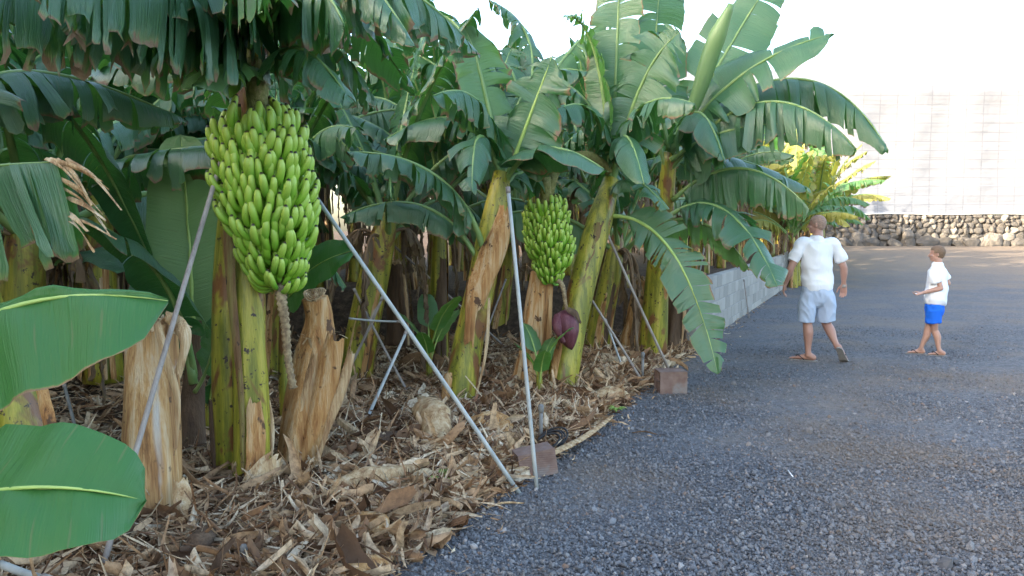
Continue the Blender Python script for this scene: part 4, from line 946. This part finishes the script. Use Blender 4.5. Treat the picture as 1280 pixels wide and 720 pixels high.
def brick(center, rotz, sx, sy, sz, label, tilt=0.0):
    root = empty('clay_brick', tuple(center), label, 'brick')
    rot = Matrix.Rotation(rotz, 3, 'Z') @ Matrix.Rotation(tilt, 3, 'Y'); c = V(center)+V((0, 0, sz/2)); w = .014; vs = []; fs = []
    def ad(cx, cy, cz, a, b, d):
        nonlocal vs, fs
        v, f = box(c+rot @ V((cx, cy, cz)), a, b, d, rot); k = len(vs); vs += v; fs += [tuple(i+k for i in q) for q in f]
    ad(0, -sy/2+w/2, 0, sx, w, sz); ad(0, sy/2-w/2, 0, sx, w, sz)
    ad(0, 0, sz/2-w/2-.001, sx-.002, sy-2*w, w); ad(0, 0, -sz/2+w/2+.001, sx-.002, sy-2*w, w)
    ad(0, 0, 0, sx-.004, .01, sz-2*w); 
    ad(0, sy/4, 0, sx-.006, sy/2-w-.005, .009); ad(0, -sy/4, 0, sx-.006, sy/2-w-.005, .009)
    mk('brick_body', vs, fs, M['clay'], root, False)
    return root
def sitz(o): return o
g1 = G(667, 597); brick((g1.x+.01, g1.y+.08, .0), R(14), .25, .17, .17, 'reddish hollow clay brick tilted at the foot of the near-vertical pole', R(-9))
g2 = G(841, 493); brick((g2.x, g2.y+.12, 0), R(4), .27, .24, .22, 'brown hollow clay brick on the gravel with the dark slanting pole standing on it')
# black pipe coil
co = empty('black_pipe_coil', (*G(683, 580)[:2], 0), 'loops of black irrigation pipe lying over the tilted clay brick', 'irrigation pipe')
gc = G(678, 574)
for i in range(4):
    cc = V((gc.x+.04+.01*i, gc.y+.10+.015*i, .10)); rr = .078+.009*i; pts = [cc+V((math.cos(a)*rr*1.1, math.sin(a)*rr*.5, math.sin(a+.6)*rr*.75*(1 if i % 2 else .85))) for a in lin(0, 6.28, 30)]
    v, f = tube(pts, [.0075]*30, 8); mk('pipe_loop', v, f, M['plastic_black'], co)
def standpipe(px, py, Y, h, label, mat='plastic_grey', cat='standpipe'):
    b = G(px, py, .02); root = empty('standpipe', (b.x, b.y, 0), label, cat)
    v, f = tube([V((b.x, b.y, -.02)), V((b.x, b.y, h))], [.014, .014], 12); mk('pipe', v, f, M[mat], root)
    v, f = tube([V((b.x, b.y, h-.05)), V((b.x, b.y, h-.045)), V((b.x, b.y, h)), V((b.x, b.y, h+.012))], [.014, .02, .021, .012], 12); mk('pipe_cap', v, f, M['plastic_grey'], root)
standpipe(676, 560, 5.6, .33, 'short grey standpipe just behind the brick with black pipe')
standpipe(803, 480, 8.4, .34, 'short grey standpipe left of the far clay brick')
standpipe(306, 722, 3.7, .17, 'short grey standpipe with a dark cap at the bottom of the picture')
# blue tap at the wall end
tp = empty('tap', tuple(P(869, 372, 10.85)), 'small blue and white tap at the near end of the block wall', 'tap')
v, f = tube([P(869, 392, 10.86), P(869, 376, 10.86), P(868, 366, 10.84)], [.016, .018, .018], 10); mk('tap_body', v, f, M['blue'], tp)
v, f = tube([P(862, 362, 10.8), P(870, 360, 10.8), P(876, 361, 10.8)], [.014, .02, .014], 10); mk('tap_handle', v, f, M['white'], tp)
# ------------------------------------------------------------------ fallen sheaths in front
def fallen(path, w, label, mat='dry', curl=2.0, seed=0, face=(0, -.4, 1), name='dry_leaf_sheath', cat='dry sheath', twist=0.0):
    p0 = V(path[0]); v, f = ribbon(path, w*1.2, curl, face, 8, 18, seed, wprof=lambda t: .5+.6*math.sin(math.pi*min(1, .15+t*.8)), twist=twist)
    o = mk(name, v, f, M[mat], None, True, None, None, off=tuple(p0)); s = o.modifiers.new('thickness', 'SOLIDIFY'); s.thickness = .004
    return tag(o, label, cat)
def g_(px, py, z): return G(px, py, z+.045)
fallen([g_(412, 607, .09), g_(450, 590, .13), g_(490, 585, .13), g_(525, 578, .10)], .13, 'long pale tan sheath lying flat between the coiled stump and the slanting pole', 'dry', 2.4, 1, (0, -.5, 1))
fallen([g_(520, 500, .28), g_(538, 515, .26), g_(545, 540, .16), g_(540, 572, .06)], .22, 'crumpled upright straw-coloured sheath right of the crossed props', 'dry', 2.2, 2, (0, -1, .4))
fallen([g_(585, 525, .13), g_(605, 520, .17), g_(630, 522, .14), g_(625, 548, .06)], .17, 'curled tan sheath between the slanting pole and the middle pole', 'dry_orange', 2.2, 3, (.2, -.6, 1))
fallen([g_(385, 655, .1), g_(392, 690, .07), g_(410, 705, .05), g_(436, 712, .05)], .07, 'narrow pale curled sheath at the bottom beside the soil edge', 'dry', 2.0, 4, (.4, -.8, .6))
fallen([g_(425, 690, .03), g_(448, 660, .07), g_(470, 655, .10), g_(478, 672, .03)], .17, 'brown folded dry leaf piece at the bottom near the gravel edge', 'dry_orange', 1.2, 5, (.3, -.6, 1))
fallen([g_(395, 700, .03), g_(430, 712, .05), g_(470, 700, .05), g_(488, 690, .02)], .10, 'orange-brown leaf piece touching the gravel edge at the bottom', 'dry_orange', 1.3, 6, (.3, -.6, 1))
fallen([g_(455, 560, .10), g_(475, 545, .13), g_(500, 545, .11), g_(508, 560, .05)], .16, 'twisted grey-brown dry leaf below the crossed props', 'dry_dark', 1.8, 7, (0, -.5, 1))
fallen([g_(748, 495, .05), g_(765, 487, .09), g_(785, 492, .05)], .15, 'pale tan sheath below the pole under the purple flower', 'dry', 1.5, 8, (0, -.6, 1))
fallen([g_(640, 590, .03), g_(680, 570, .05), g_(730, 545, .04), g_(765, 520, .03)], .05, 'long thin pale sheath lying along the gravel edge behind the clay brick', 'dry', 1.2, 9)
fallen([g_(545, 630, .03), g_(575, 612, .05), g_(610, 600, .04)], .07, 'pale strip of sheath at the gravel edge left of the slanting pole foot', 'dry', 1.4, 10)
fallen([g_(450, 560, .06), g_(400, 525, .07), g_(350, 500, .1)], .05, 'dark straight petiole lying on the litter behind the coiled stump', 'dry_dark', 4.0, 11)
fallen([g_(340, 640, .08), g_(350, 660, .10), g_(340, 690, .05)], .10, 'curled pale scrap of sheath below the thick green stem', 'dry', 2.0, 12)
fallen([g_(232, 690, .08), g_(250, 665, .14), g_(262, 650, .10)], .12, 'brown crumpled sheath between the straw-coloured stump and the thick green stem', 'dry_dark', 2.0, 13)
for i, (a, b, lb) in enumerate([((790, 541), (822, 543), 'brown twig lying on the gravel below the far clay brick'), ((604, 636), (655, 629), 'thin curved straw on the gravel at the foot of the slanting pole')]):
    p, q = G(*a, .02), G(*b, .02); v, f = tube(spline([p, p.lerp(q, .5)+V((.0, .02, .012)), q], 12), interp([.004, .007, .004], 12), 6, .1, i)
    tag(mk('twig', v, f, M['dry_dark' if i == 0 else 'dry'], None, True, off=tuple(p)), lb, 'twig')
p, q = G(985, 588, .02), G(991, 596, .02); v, f = tube([p, q], [.0045]*2, 8); tag(mk('cigarette_end', v, f, M['white'], None, True, off=tuple(p)), 'tiny white stick lying on the open gravel', 'litter')
fallen([g_(505, 632, .03), g_(480, 650, .06), g_(452, 640, .05)], .09, 'pale curled sheath lying a little way in from the gravel edge at the bottom', 'dry', 2.2, 21, (.1, -.6, 1))
fallen([g_(330, 560+60, .06), g_(360, 615, .10), g_(400, 625, .06)], .09, 'orange-brown sheath scrap between the thick green stem and the coiled stump', 'dry_orange', 2.0, 22, (.1, -.6, 1))
fallen([g_(640, 545, .03), g_(615, 560, .07), g_(588, 566, .04)], .09, 'pale curled scrap just left of the middle pole', 'dry_pale', 2.4, 23, (.1, -.6, 1))
fallen([g_(470, 615, .03), g_(500, 606, .06), g_(540, 600, .03)], .07, 'straw-coloured strip lying beside the small yellow-green weed', 'dry_pale', 2.2, 24, (.1, -.6, 1))
# weeds
def weed(px, py, label, n, s, seed):
    b = G(px, py, .05); root = empty('weed', (b.x, b.y, .03), label, 'weed'); g = random.Random(seed)
    for i in range(n):
        az = g.random()*6.28; hd = V((math.cos(az), math.sin(az), 0)); l = s*g.uniform(.6, 1.1)
        leaf(root, b, b+hd*l*.4+V((0, 0, l*.5)), b+hd*l+V((0, 0, l*.35)), l*.22, .15, None, .2, 0, .1, 'weed', 'midrib_y', seed+i, .003, .2, 0, (1, 1), .2, .003, .2, 4)
weed(552, 605, 'small yellow-green weed growing in the litter near the slanting pole', 9, .13, 1)
weed(770, 515, 'tiny green weed at the gravel edge below the pale sheath', 14, .09, 2)
# ================================================================== PEOPLE
def chain(pts, lat=(1, 0, 0), seg=16, n=None, hemi=True):
    """pts: (x,y,z,ra,rb): elliptical loft with rounded ends"""
    k = len(pts); n = n or k*5
    P3 = spline([V(p[:3]) for p in pts], n); ra = [v.x for v in spline([V((p[3], 0, 0)) for p in pts], n)]; rb = [v.x for v in spline([V((p[4], 0, 0)) for p in pts], n)]
    lat = V(lat); rings = []
    def T(i): return (P3[min(i+1, n-1)]-P3[max(i-1, 0)]).normalized()
    seq = []
    if hemi:
        for a in (75, 50, 25): seq.append((P3[0]-T(0)*min(ra[0], rb[0])*math.sin(R(a)), T(0), ra[0]*math.cos(R(a)), rb[0]*math.cos(R(a))))
    for i in range(n): seq.append((P3[i], T(i), ra[i], rb[i]))
    if hemi:
        for a in (25, 50, 75): seq.append((P3[-1]+T(n-1)*min(ra[-1], rb[-1])*math.sin(R(a)), T(n-1), ra[-1]*math.cos(R(a)), rb[-1]*math.cos(R(a))))
    vs = []; fs = []
    for (p, t, a_, b_) in seq:
        A = (lat-t*lat.dot(t)); A = A.normalized() if A.length > .05 else t.orthogonal().normalized(); B = t.cross(A)
        for j in range(seg):
            a = 2*math.pi*j/seg; vs.append(p+A*math.cos(a)*a_+B*math.sin(a)*b_)
    m = len(seq)
    for i in range(m-1):
        for j in range(seg):
            q = (j+1) % seg; fs.append((i*seg+j, i*seg+q, (i+1)*seg+q, (i+1)*seg+j))
    fs.append(tuple(range(seg-1, -1, -1))); fs.append(tuple((m-1)*seg+j for j in range(seg)))
    return vs, fs
def blob(c, rx, ry, rz_, X=(1, 0, 0), Z=(0, 0, 1), seg=16):
    c = V(c); X = V(X).normalized(); Z = V(Z); Z = (Z-X*Z.dot(X)).normalized(); Yv = Z.cross(X); vs = []; fs = []
    for i in range(1, 12):
        t = math.pi*i/12
        for j in range(seg):
            a = 2*math.pi*j/seg; vs.append(c+X*math.cos(a)*math.sin(t)*rx+Yv*math.sin(a)*math.sin(t)*ry+Z*math.cos(t)*rz_)
    for i in range(10):
        for j in range(seg):
            q = (j+1) % seg; fs.append((i*seg+j, (i+1)*seg+j, (i+1)*seg+q, i*seg+q))
    fs.append(tuple(range(seg))); fs.append(tuple(10*seg+j for j in range(seg-1, -1, -1)))
    return vs, fs
def fuse(name, parts, vox, mat, parent, smooth=4, post=None):
    v, f = join(*parts)
    o = mk(name, v, f, mat, parent)
    bm = bmesh.new(); bm.from_mesh(o.data); bmesh.ops.recalc_face_normals(bm, faces=bm.faces); bm.to_mesh(o.data); bm.free()
    r = o.modifiers.new('r', 'REMESH'); r.mode = 'VOXEL'; r.voxel_size = vox; r.use_smooth_shade = True
    s = o.modifiers.new('s', 'SMOOTH'); s.factor = .5; s.iterations = smooth
    dg = bpy.context.evaluated_depsgraph_get(); dg.update()
    me = bpy.data.meshes.new_from_object(o.evaluated_get(dg)); o.modifiers.clear(); o.data = me
    if not me.materials: me.materials.append(mat)
    if post: post(me)
    me.polygons.foreach_set('use_smooth', [True]*len(me.polygons))
    return o
def limb(a, b, r0, r1, bulge=0, at=.35, lat=(1, 0, 0)):
    a, b = V(a), V(b); out = []
    for t in (0, .2, at, .6, .85, 1):
        p = a.lerp(b, t); r = r0+(r1-r0)*t+bulge*math.exp(-((t-at)/.22)**2); out.append((*p, r, r))
    return out
def hand(wrist, dirv, palm_n, s, side, curl=.5):
    """wrist point, direction to fingers, palm normal (palm faces), s scale, side = vector to thumb"""
    w = V(wrist); d = V(dirv).normalized(); th = V(side); th = (th-d*th.dot(d)).normalized(); n = V(palm_n); n = (n-d*n.dot(d)-th*n.dot(th)).normalized()
    parts = [chain([(*(w-d*.02*s), .027*s, .02*s), (*(w+d*.035*s), .038*s, .018*s), (*(w+d*.08*s), .041*s, .015*s)], th)]
    for i, (o_, l) in enumerate([(.031, .068), (.0105, .078), (-.0105, .073), (-.031, .057)]):
        b = w+d*.08*s+th*o_*s; p1 = b+(d*math.cos(curl*.5)+n*math.sin(curl*.5))*l*.42*s; p2 = p1+(d*math.cos(curl*1.4)+n*math.sin(curl*1.4))*l*.34*s; p3 = p2+(d*math.cos(curl*2.2)+n*math.sin(curl*2.2))*l*.28*s
        parts.append(chain([(*b, .0095*s, .0095*s), (*p1, .009*s, .009*s), (*p2, .0082*s, .0082*s), (*p3, .007*s, .007*s)], th, 10))
    b = w+d*.02*s+th*.025*s; p1 = b+(d*.7+th*.7+n*.25).normalized()*.042*s; p2 = p1+(d*.95+th*.25+n*.35).normalized()*.045*s
    parts.append(chain([(*b, .015*s, .015*s), (*p1, .011*s, .011*s), (*p2, .009*s, .009*s)], th, 10))
    return parts
def head(c, f, s, neck):
    """c centre of skull, f facing dir (unit), s = head height"""
    c = V(c); f = V(f).normalized(); up = V((0, 0, 1)); lf = up.cross(f).normalized()
    P_ = [blob(c+up*.08*s-f*.07*s, .41*s, .335*s, .40*s, f), blob(c-up*.15*s+f*.10*s, .27*s, .25*s, .33*s, f), blob(c-up*.36*s+f*.20*s, .12*s, .15*s, .10*s, f)]
    P_.append(chain([(*(c+f*.33*s+up*.06*s), .03*s, .03*s), (*(c+f*.40*s-up*.04*s), .04*s, .04*s), (*(c+f*.43*s-up*.11*s), .055*s, .045*s)], lf, 10))
    P_.append(blob(c+f*.31*s+up*.10*s, .05*s, .20*s, .03*s, f)); P_.append(blob(c+f*.34*s-up*.215*s, .035*s, .10*s, .018*s, f)); P_.append(blob(c+f*.335*s-up*.265*s, .03*s, .085*s, .02*s, f))
    for sd in (1, -1):
        e = c+lf*sd*.335*s-up*.02*s-f*.07*s; P_.append(blob(e, .075*s, .03*s, .13*s, f+lf*sd*.5)); P_.append(blob(e-up*.08*s+f*.02*s, .04*s, .03*s, .06*s, f))
        P_.append(blob(c+f*.24*s+lf*sd*.19*s-up*.12*s, .09*s, .08*s, .09*s, f))
    P_.append(chain([(*(c-up*.25*s-f*.06*s), .26*s, .25*s), (*(c-up*.5*s-f*.12*s), .25*s, .24*s), (*neck, .29*s, .27*s)], lf))
    return P_
def haircap(name, c, f, s, mat, parent, thick=.03, low=-.12):
    c = V(c); f = V(f).normalized(); up = V((0, 0, 1)); lf = up.cross(f).normalized()
    v, fs = blob(c+up*.095*s-f*.085*s, (.41+thick)*s, (.335+thick)*s, (.40+thick)*s, f, (0, 0, 1), 40)
    v2, f2 = blob(c-up*.10*s-f*.17*s, (.27+thick)*s, (.27+thick)*s, .26*s, f, (0, 0, 1), 24)
    def post(me):
        off = V(root_of(parent).location); bm = bmesh.new(); bm.from_mesh(me); dl = []
        for w in bm.verts:
            p = w.co+off-c; x = p.dot(f)/s; z = p.z/s; y = abs(p.dot(lf))/s
            lim = .22 if x > .15 else (.02 if x > -.05 else low-.18)
            if x > .15: lim = .20+.1*(x-.15)
            if z < lim+.015*mnoise.noise(p*60) or x > .33: dl.append(w)
            else: w.co += w.normal*.006*s*mnoise.noise(p*140)*4
        bmesh.ops.delete(bm, geom=dl, context='VERTS'); bm.to_mesh(me); bm.free()
    return fuse(name, [(v, fs), (v2, f2)], .005, mat, parent, 2, post)
def root_of(o):
    while o.parent is not None: o = o.parent
    return o
def open_cut(me, planes):
    pass
def foot(parts, ankle, heel, ball, toe, s, lat):
    parts.append(chain([(*V(ankle), .036*s, .04*s), (*(V(heel)+V((0, 0, .035*s))), .034*s, .034*s)], lat))
    parts.append(chain([(*(V(heel)+V((0, 0, .03*s))), .032*s, .03*s), (*((V(heel)+V(ball))/2+V((0, 0, .035*s))), .036*s, .035*s), (*(V(ball)+V((0, 0, .022*s))), .046*s, .022*s), (*(V(toe)+V((0, 0, .015*s))), .038*s, .013*s)], lat))
    parts.append(chain([(*V(ankle), .035*s, .038*s), (*((V(heel)*.5+V(ball)*.5)+V((0, 0, .05*s))), .034*s, .03*s), (*(V(ball)+V((0, 0, .025*s))), .04*s, .02*s)], lat))
    d = (V(toe)-V(ball)).normalized(); L = V(lat).normalized()
    for i, o_ in enumerate([-.03, -.013, .003, .018, .031]): parts.append(chain([(*(V(ball)+L*o_*s+d*.03*s+V((0, 0, .014*s))), .0085*s, .009*s), (*(V(toe)+L*o_*s+d*(.024-.003*i)*s+V((0, 0, .011*s))), .008*s, .008*s)], lat, 8))
def flipflop(parent, heel, ball, toe, s, lat, nrm=(0, 0, 1)):
    heel, ball, toe = V(heel), V(ball), V(toe); L = V(lat).normalized(); n = V(nrm).normalized(); d1 = (ball-heel).normalized(); d2 = (toe-ball).normalized()
    ax = [heel-d1*.045*s, heel-d1*.03*s, heel, heel.lerp(ball, .5), ball, toe, toe+d2*.035*s, toe+d2*.05*s]; ws = [.012, .03, .037, .036, .048, .045, .026, .01]
    vs = []; fs = []
    for p, w in zip(ax, ws):
        for sx, dz in ((-1, 0), (1, 0), (1, -.016), (-1, -.016)): vs.append(p+L*sx*w*s+n*dz*s)
    for i in range(len(ax)-1):
        for j in range(4): q = (j+1) % 4; fs.append((i*4+j, i*4+q, i*4+4+q, i*4+4+j))
    fs += [(3, 2, 1, 0), tuple((len(ax)-1)*4+j for j in range(4))]
    ff = mk('flip_flop', vs, fs, M['flipflop'], parent, False)
    a = ball.lerp(toe, .55)+n*.004; parts = []
    for sd in (1, -1): parts.append(tube(spline([a, ball+L*sd*.03*s+n*.055*s, heel.lerp(ball, .55)+L*sd*.040*s+n*.004], 10), [.006*s]*10, 8))
    v, f = join(*parts); mk('strap', v, f, M['strap'], ff)
# ---- man
mo = G(1019, 452); S = .00965
def mp(px, py, dy=0): return (mo.x+(px-1019)*S, mo.y+dy, max(.0, (452-py)*S))
man = empty('person', (mo.x, mo.y, 0), 'adult with cropped hair, white t-shirt and pale denim shorts, walking away in flip-flops', 'person')
hf = V((-.86, .5, -.05)).normalized(); hc = V(mp(1016.5, 279, .02))
body = head(hc, hf, .232, mp(1017, 297, -.01))
body.append(chain([(*mp(1017, 292, -.01), .06, .06), (*mp(1017, 299, 0), .11, .075), (*mp(1017, 306, 0), .19, .10), (*mp(1017.5, 320, 0), .175, .115), (*mp(1018, 340, 0), .155, .10), (*mp(1018, 352, 0), .165, .105), (*mp(1019, 366, 0), .165, .115)]))
lh = V(mp(1009, 368)); rh = V(mp(1030, 368)); lk = V(mp(1009, 404, .03)); rk_ = V(mp(1034, 404, .06)); la = V(mp(1010, 443, 0)); ra_ = V(mp(1039, 430, -.17))
for a, b, c in ((lh, lk, la), (rh, rk_, ra_)):
    body.append(chain(limb(a, b, .088, .056)))
    kd = (c-b).normalized()
    body.append(chain([(*b, .055, .056), (*(b.lerp(c, .25)+V((0, -.02, 0))), .059, .062), (*(b.lerp(c, .42)+V((0, -.015, 0))), .055, .056), (*b.lerp(c, .75), .038, .04), (*c, .034, .038)]))
for sd, sh, el, wr in ((-1, mp(997, 304), mp(984.5, 335, .0), mp(981.5, 354, .08)), (1, mp(1038, 304), mp(1051, 333, -.02), mp(1053, 354, .02))):
    sh, el, wr = V(sh), V(el), V(wr)
    body.append(chain([(*sh, .062, .062), (*sh.lerp(el, .4), .051, .052), (*el, .041, .042)])); body.append(chain([(*el, .041, .042), (*el.lerp(wr, .3), .043, .044), (*el.lerp(wr, .75), .031, .031), (*wr, .027, .025)]))
    body += hand(wr, (wr-el).normalized()+V((0, 0, -.4)), (-sd, .1, 0), 1.08, (-sd*.3, 1, 0) if sd < 0 else (-.5, .4, 0), .5)
lheel, lball, ltoe = V(mp(1016, 449, -.02)), V(mp(1001, 450, .10)), V(mp(995, 450, .14))
for q in (lheel, lball, ltoe): q.z = .018
foot(body, la, lheel, lball, ltoe, 1.0, (.6, .8, 0))
fd = V((.10, .06, -.2)).normalized(); rheel = V(mp(1040, 433, -.215)); rball = V((mo.x+.30, mo.y-.10, .045)); rtoe = V((mo.x+.345, mo.y-.045, .02)); 
sol_n = (rball-rheel).normalized().cross(V((.85, -.2, 0))).normalized(); 
if sol_n.y < 0: sol_n = -sol_n
body.append(chain([(*ra_, .035, .04), (*(rheel+sol_n*.035), .034, .036)]))
body.append(chain([(*(rheel+sol_n*.03), .032, .03), (*(rheel.lerp(rball, .5)+sol_n*.034), .036, .034), (*(rball+sol_n*.022), .046, .022), (*(rtoe+V((0, 0, .012))), .04, .013)], (.85, -.2, 0)))
body.append(chain([(*ra_, .035, .038), (*(rheel.lerp(rball, .5)+sol_n*.05), .034, .03), (*(rball+sol_n*.025), .04, .02)], (.85, -.2, 0)))
bd = fuse('body', body, .0052, M['skin_a'], man, 3)
flipflop(man, lheel, lball, ltoe, 1.05, (.6, .8, 0)); flipflop(man, rheel, rball, rtoe, 1.05, (.95, -.3, 0), sol_n)
haircap('hair', hc, hf, .232, M['hair_a'], man, .012)
def shirt(parent, torso, sleeves, mat, lat=(1, 0, 0), vox=.008):
    parts = [chain(torso, lat, 28)]+[chain(s, lat, 18, hemi=False) for s in sleeves]
    c0 = V(torso[2][:3])
    for s in sleeves:
        q = V(s[0][:3]); r = s[0][3]*1.06
        parts.append(chain([(*c0.lerp(q, .2), r*.95, r*1.05), (*q, r, r*1.08), (*(q.lerp(V(s[1][:3]), .6)), r, r)], (0, 1, 0), 18))
    def post(me):
        nn = [v.normal.copy() for v in me.vertices]
        for v in me.vertices:
            p = v.co; k = mnoise.noise(V((p.x*5, p.y*5, p.z*7)))*.014+(.5-abs(mnoise.noise(V((p.x*6+p.z*6, p.y*6, p.z*4-p.x*3)))))*.014
            v.co = v.co+nn[v.index]*(k*1.25+.004)
    return fuse('t_shirt', parts, vox, mat, parent, 8, post)
shirt(man, [(*mp(1017, 298.5, -.005), .088, .085), (*mp(1017, 301, 0), .140, .10), (*mp(1017, 306, 0), .190, .112), (*mp(1017.5, 320, 0), .182, .128), (*mp(1018, 338, 0), .174, .132), (*mp(1019, 353.5, 0), .190, .148)],
      [[(*mp(999.5, 303.5), .069, .074), (*mp(993, 313), .064, .07), (*mp(987, 325), .064, .066)], [(*mp(1036, 303.5), .069, .074), (*mp(1043, 313), .064, .07), (*mp(1048.5, 324), .064, .066)]], M['tee'])
def shorts(parent, waist, legs, mat, lat=(1, 0, 0), name='shorts'):
    parts = [chain(waist, lat, 24)]+[chain(l, lat, 20, hemi=False) for l in legs]
    def post(me):
        nn = [v.normal.copy() for v in me.vertices]
        for v in me.vertices:
            p = v.co; v.co = v.co+nn[v.index]*(mnoise.noise(V((p.x*8, p.y*8, p.z*6)))*.015+(.5-abs(mnoise.noise(V((p.x*14+p.z*5, p.y*12, p.z*7)))))*.016)
    return fuse(name, parts, .008, mat, parent, 2, post)
so_ = shorts(man, [(*mp(1019, 351), .168, .122), (*mp(1019, 362), .182, .135), (*mp(1019, 370), .18, .13)], [[(*mp(1010, 362), .07, .10), (*mp(1008, 370), .10, .118), (*mp(1007, 385, .01), .105, .11), (*mp(1006.5, 401, .02), .102, .10)], [(*mp(1028, 362), .07, .10), (*mp(1030, 370), .10, .118), (*mp(1032, 385, .02), .105, .11), (*mp(1033.5, 400, .045), .10, .10)]], M['shorts_a'])
v, f = tube([V(mp(1051, 355.5, .02)), V(mp(1055, 356.2, .02))], [.0285, .0285], 14); mk('bracelet', v, f, M['pole_old'], man)
# ---- boy
bo = G(1166, 445); S2 = .0102
def bp(px, py, dy=0): return (bo.x+(px-1167)*S2, bo.y+dy, max(0, (445-py)*S2))
boy = empty('person', (bo.x, bo.y, 0), 'child in white t-shirt and bright blue shorts turned left, one forearm held out', 'person')
bf = V((-.9, .35, -.08)).normalized(); bl = V((.72, .69, 0)).normalized(); bc = V(bp(1166.5, 317, 0))
body = head(bc, bf, .205, bp(1169, 331, 0))
body.append(chain([(*bp(1169, 329), .045, .045), (*bp(1169, 334), .09, .06), (*bp(1169, 340), .14, .085), (*bp(1169, 356), .12, .09), (*bp(1168, 370), .118, .085), (*bp(1167, 384), .125, .09)], bl))
lh, rh = V(bp(1163, 386, -.04)), V(bp(1171, 386, .05)); lk, rk2 = V(bp(1169, 413, .02)), V(bp(1163, 413, .08)); la2, ra2 = V(bp(1174, 438, -.02)), V(bp(1158, 437, .12))
for a, b, c in ((lh, lk, la2), (rh, rk2, ra2)):
    body.append(chain(limb(a, b, .062, .042)))
    body.append(chain([(*b, .041, .042), (*(b.lerp(c, .3)+V((.012, -.008, 0))), .043, .046), (*b.lerp(c, .75), .028, .03), (*c, .026, .028)]))
ls, le, lw = V(bp(1161, 338, -.09)), V(bp(1166, 359, -.15)), V(bp(1146, 365, -.10))
rs_, re2, rw = V(bp(1178, 338, .09)), V(bp(1186, 354, .06)), V(bp(1181, 364, .22))
for sh, el, wr in ((ls, le, lw), (rs_, re2, rw)):
    body.append(chain([(*sh, .043, .043), (*sh.lerp(el, .5), .035, .036), (*el, .03, .03)])); body.append(chain([(*el, .030, .03), (*el.lerp(wr, .35), .031, .031), (*wr, .02, .018)]))
    body += hand(wr, (wr-el), (0, .1, 1), .78, (.2, 1, .3), .6)
h1, b1, t1 = V(bp(1179, 443, -.03)), V(bp(1168.5, 443, .02)), V(bp(1164.5, 443, .035)); h2, b2, t2 = V(bp(1161, 441, .12)), V(bp(1150, 441, .17)), V(bp(1146, 441, .19))
for q in (h1, b1, t1, h2, b2, t2): q.z = .014
foot(body, la2, h1, b1, t1, .74, (.35, .93, 0)); foot(body, ra2, h2, b2, t2, .74, (.35, .93, 0))
fuse('body', body, .0046, M['skin_b'], boy, 3)
flipflop(boy, h1, b1, t1, .82, (.35, .93, 0)); flipflop(boy, h2, b2, t2, .82, (.35, .93, 0))
haircap('hair', bc, bf, .205, M['hair_b'], boy, .03)
shirt(boy, [(*bp(1169, 332), .064, .06), (*bp(1169, 335), .10, .072), (*bp(1169, 340), .152, .098), (*bp(1169, 356), .148, .115), (*bp(1168, 374), .155, .118)],
      [[(*bp(1163, 337, -.07), .05, .058), (*bp(1159, 345, -.115), .055, .06), (*bp(1161, 352, -.13), .056, .058)], [(*bp(1177, 337, .08), .05, .058), (*bp(1181, 345, .08), .054, .058), (*bp(1184, 350, .07), .052, .055)]], M['tee'], bl, .007)
sb = shorts(boy, [(*bp(1167, 376), .125, .098), (*bp(1167, 384), .135, .108), (*bp(1167, 388), .135, .108)], [[(*bp(1163, 386, -.045), .082, .09), (*bp(1165, 402, -.03), .082, .088)], [(*bp(1171, 386, .05), .082, .09), (*bp(1168, 402, .07), .08, .088)]], M['shorts_b'], bl)
pb = V(bp(1140, 367, -.08)); v, f = blob(pb, .022, .018, .016); tag(mk('pebble', v, f, M['white'], None, True, off=tuple(pb)), 'small white pebble held in the child\'s outstretched hand', 'pebble')
# ================================================================== LIGHT
SUN = V((-.90, -.42, 0)).normalized(); EL = R(17)
sd = SUN*math.cos(EL)+V((0, 0, math.sin(EL)))
sl = bpy.data.lights.new('sun', 'SUN'); sl.energy = 2.6; sl.angle = R(.6); sl.color = (1, .86, .66)
slo = bpy.data.objects.new('sun', sl); COL.objects.link(slo); slo.rotation_euler = sd.to_track_quat('Z', 'Y').to_euler(); slo.location = (0, 0, 20)
w = bpy.data.worlds.new('World'); scene.world = w; w.use_nodes = True; nt = w.node_tree
bg = nt.nodes['Background']; sky = nt.nodes.new('ShaderNodeTexSky'); sky.sky_type = 'NISHITA'; sky.sun_disc = False
sky.sun_elevation = EL; sky.sun_rotation = math.atan2(SUN.x, SUN.y); sky.dust_density = 3.0; sky.air_density = 1.0; sky.ozone_density = 1.0
nt.links.new(sky.outputs[0], bg.inputs[0]); bg.inputs[1].default_value = .15
vs_ = scene.view_settings; vs_.view_transform = 'Standard'; vs_.look = 'None'; vs_.gamma = 1; vs_.exposure = 2.95; vs_.use_curve_mapping = False
scene.cycles.max_bounces = 6; scene.cycles.diffuse_bounces = 4; scene.cycles.transmission_bounces = 4
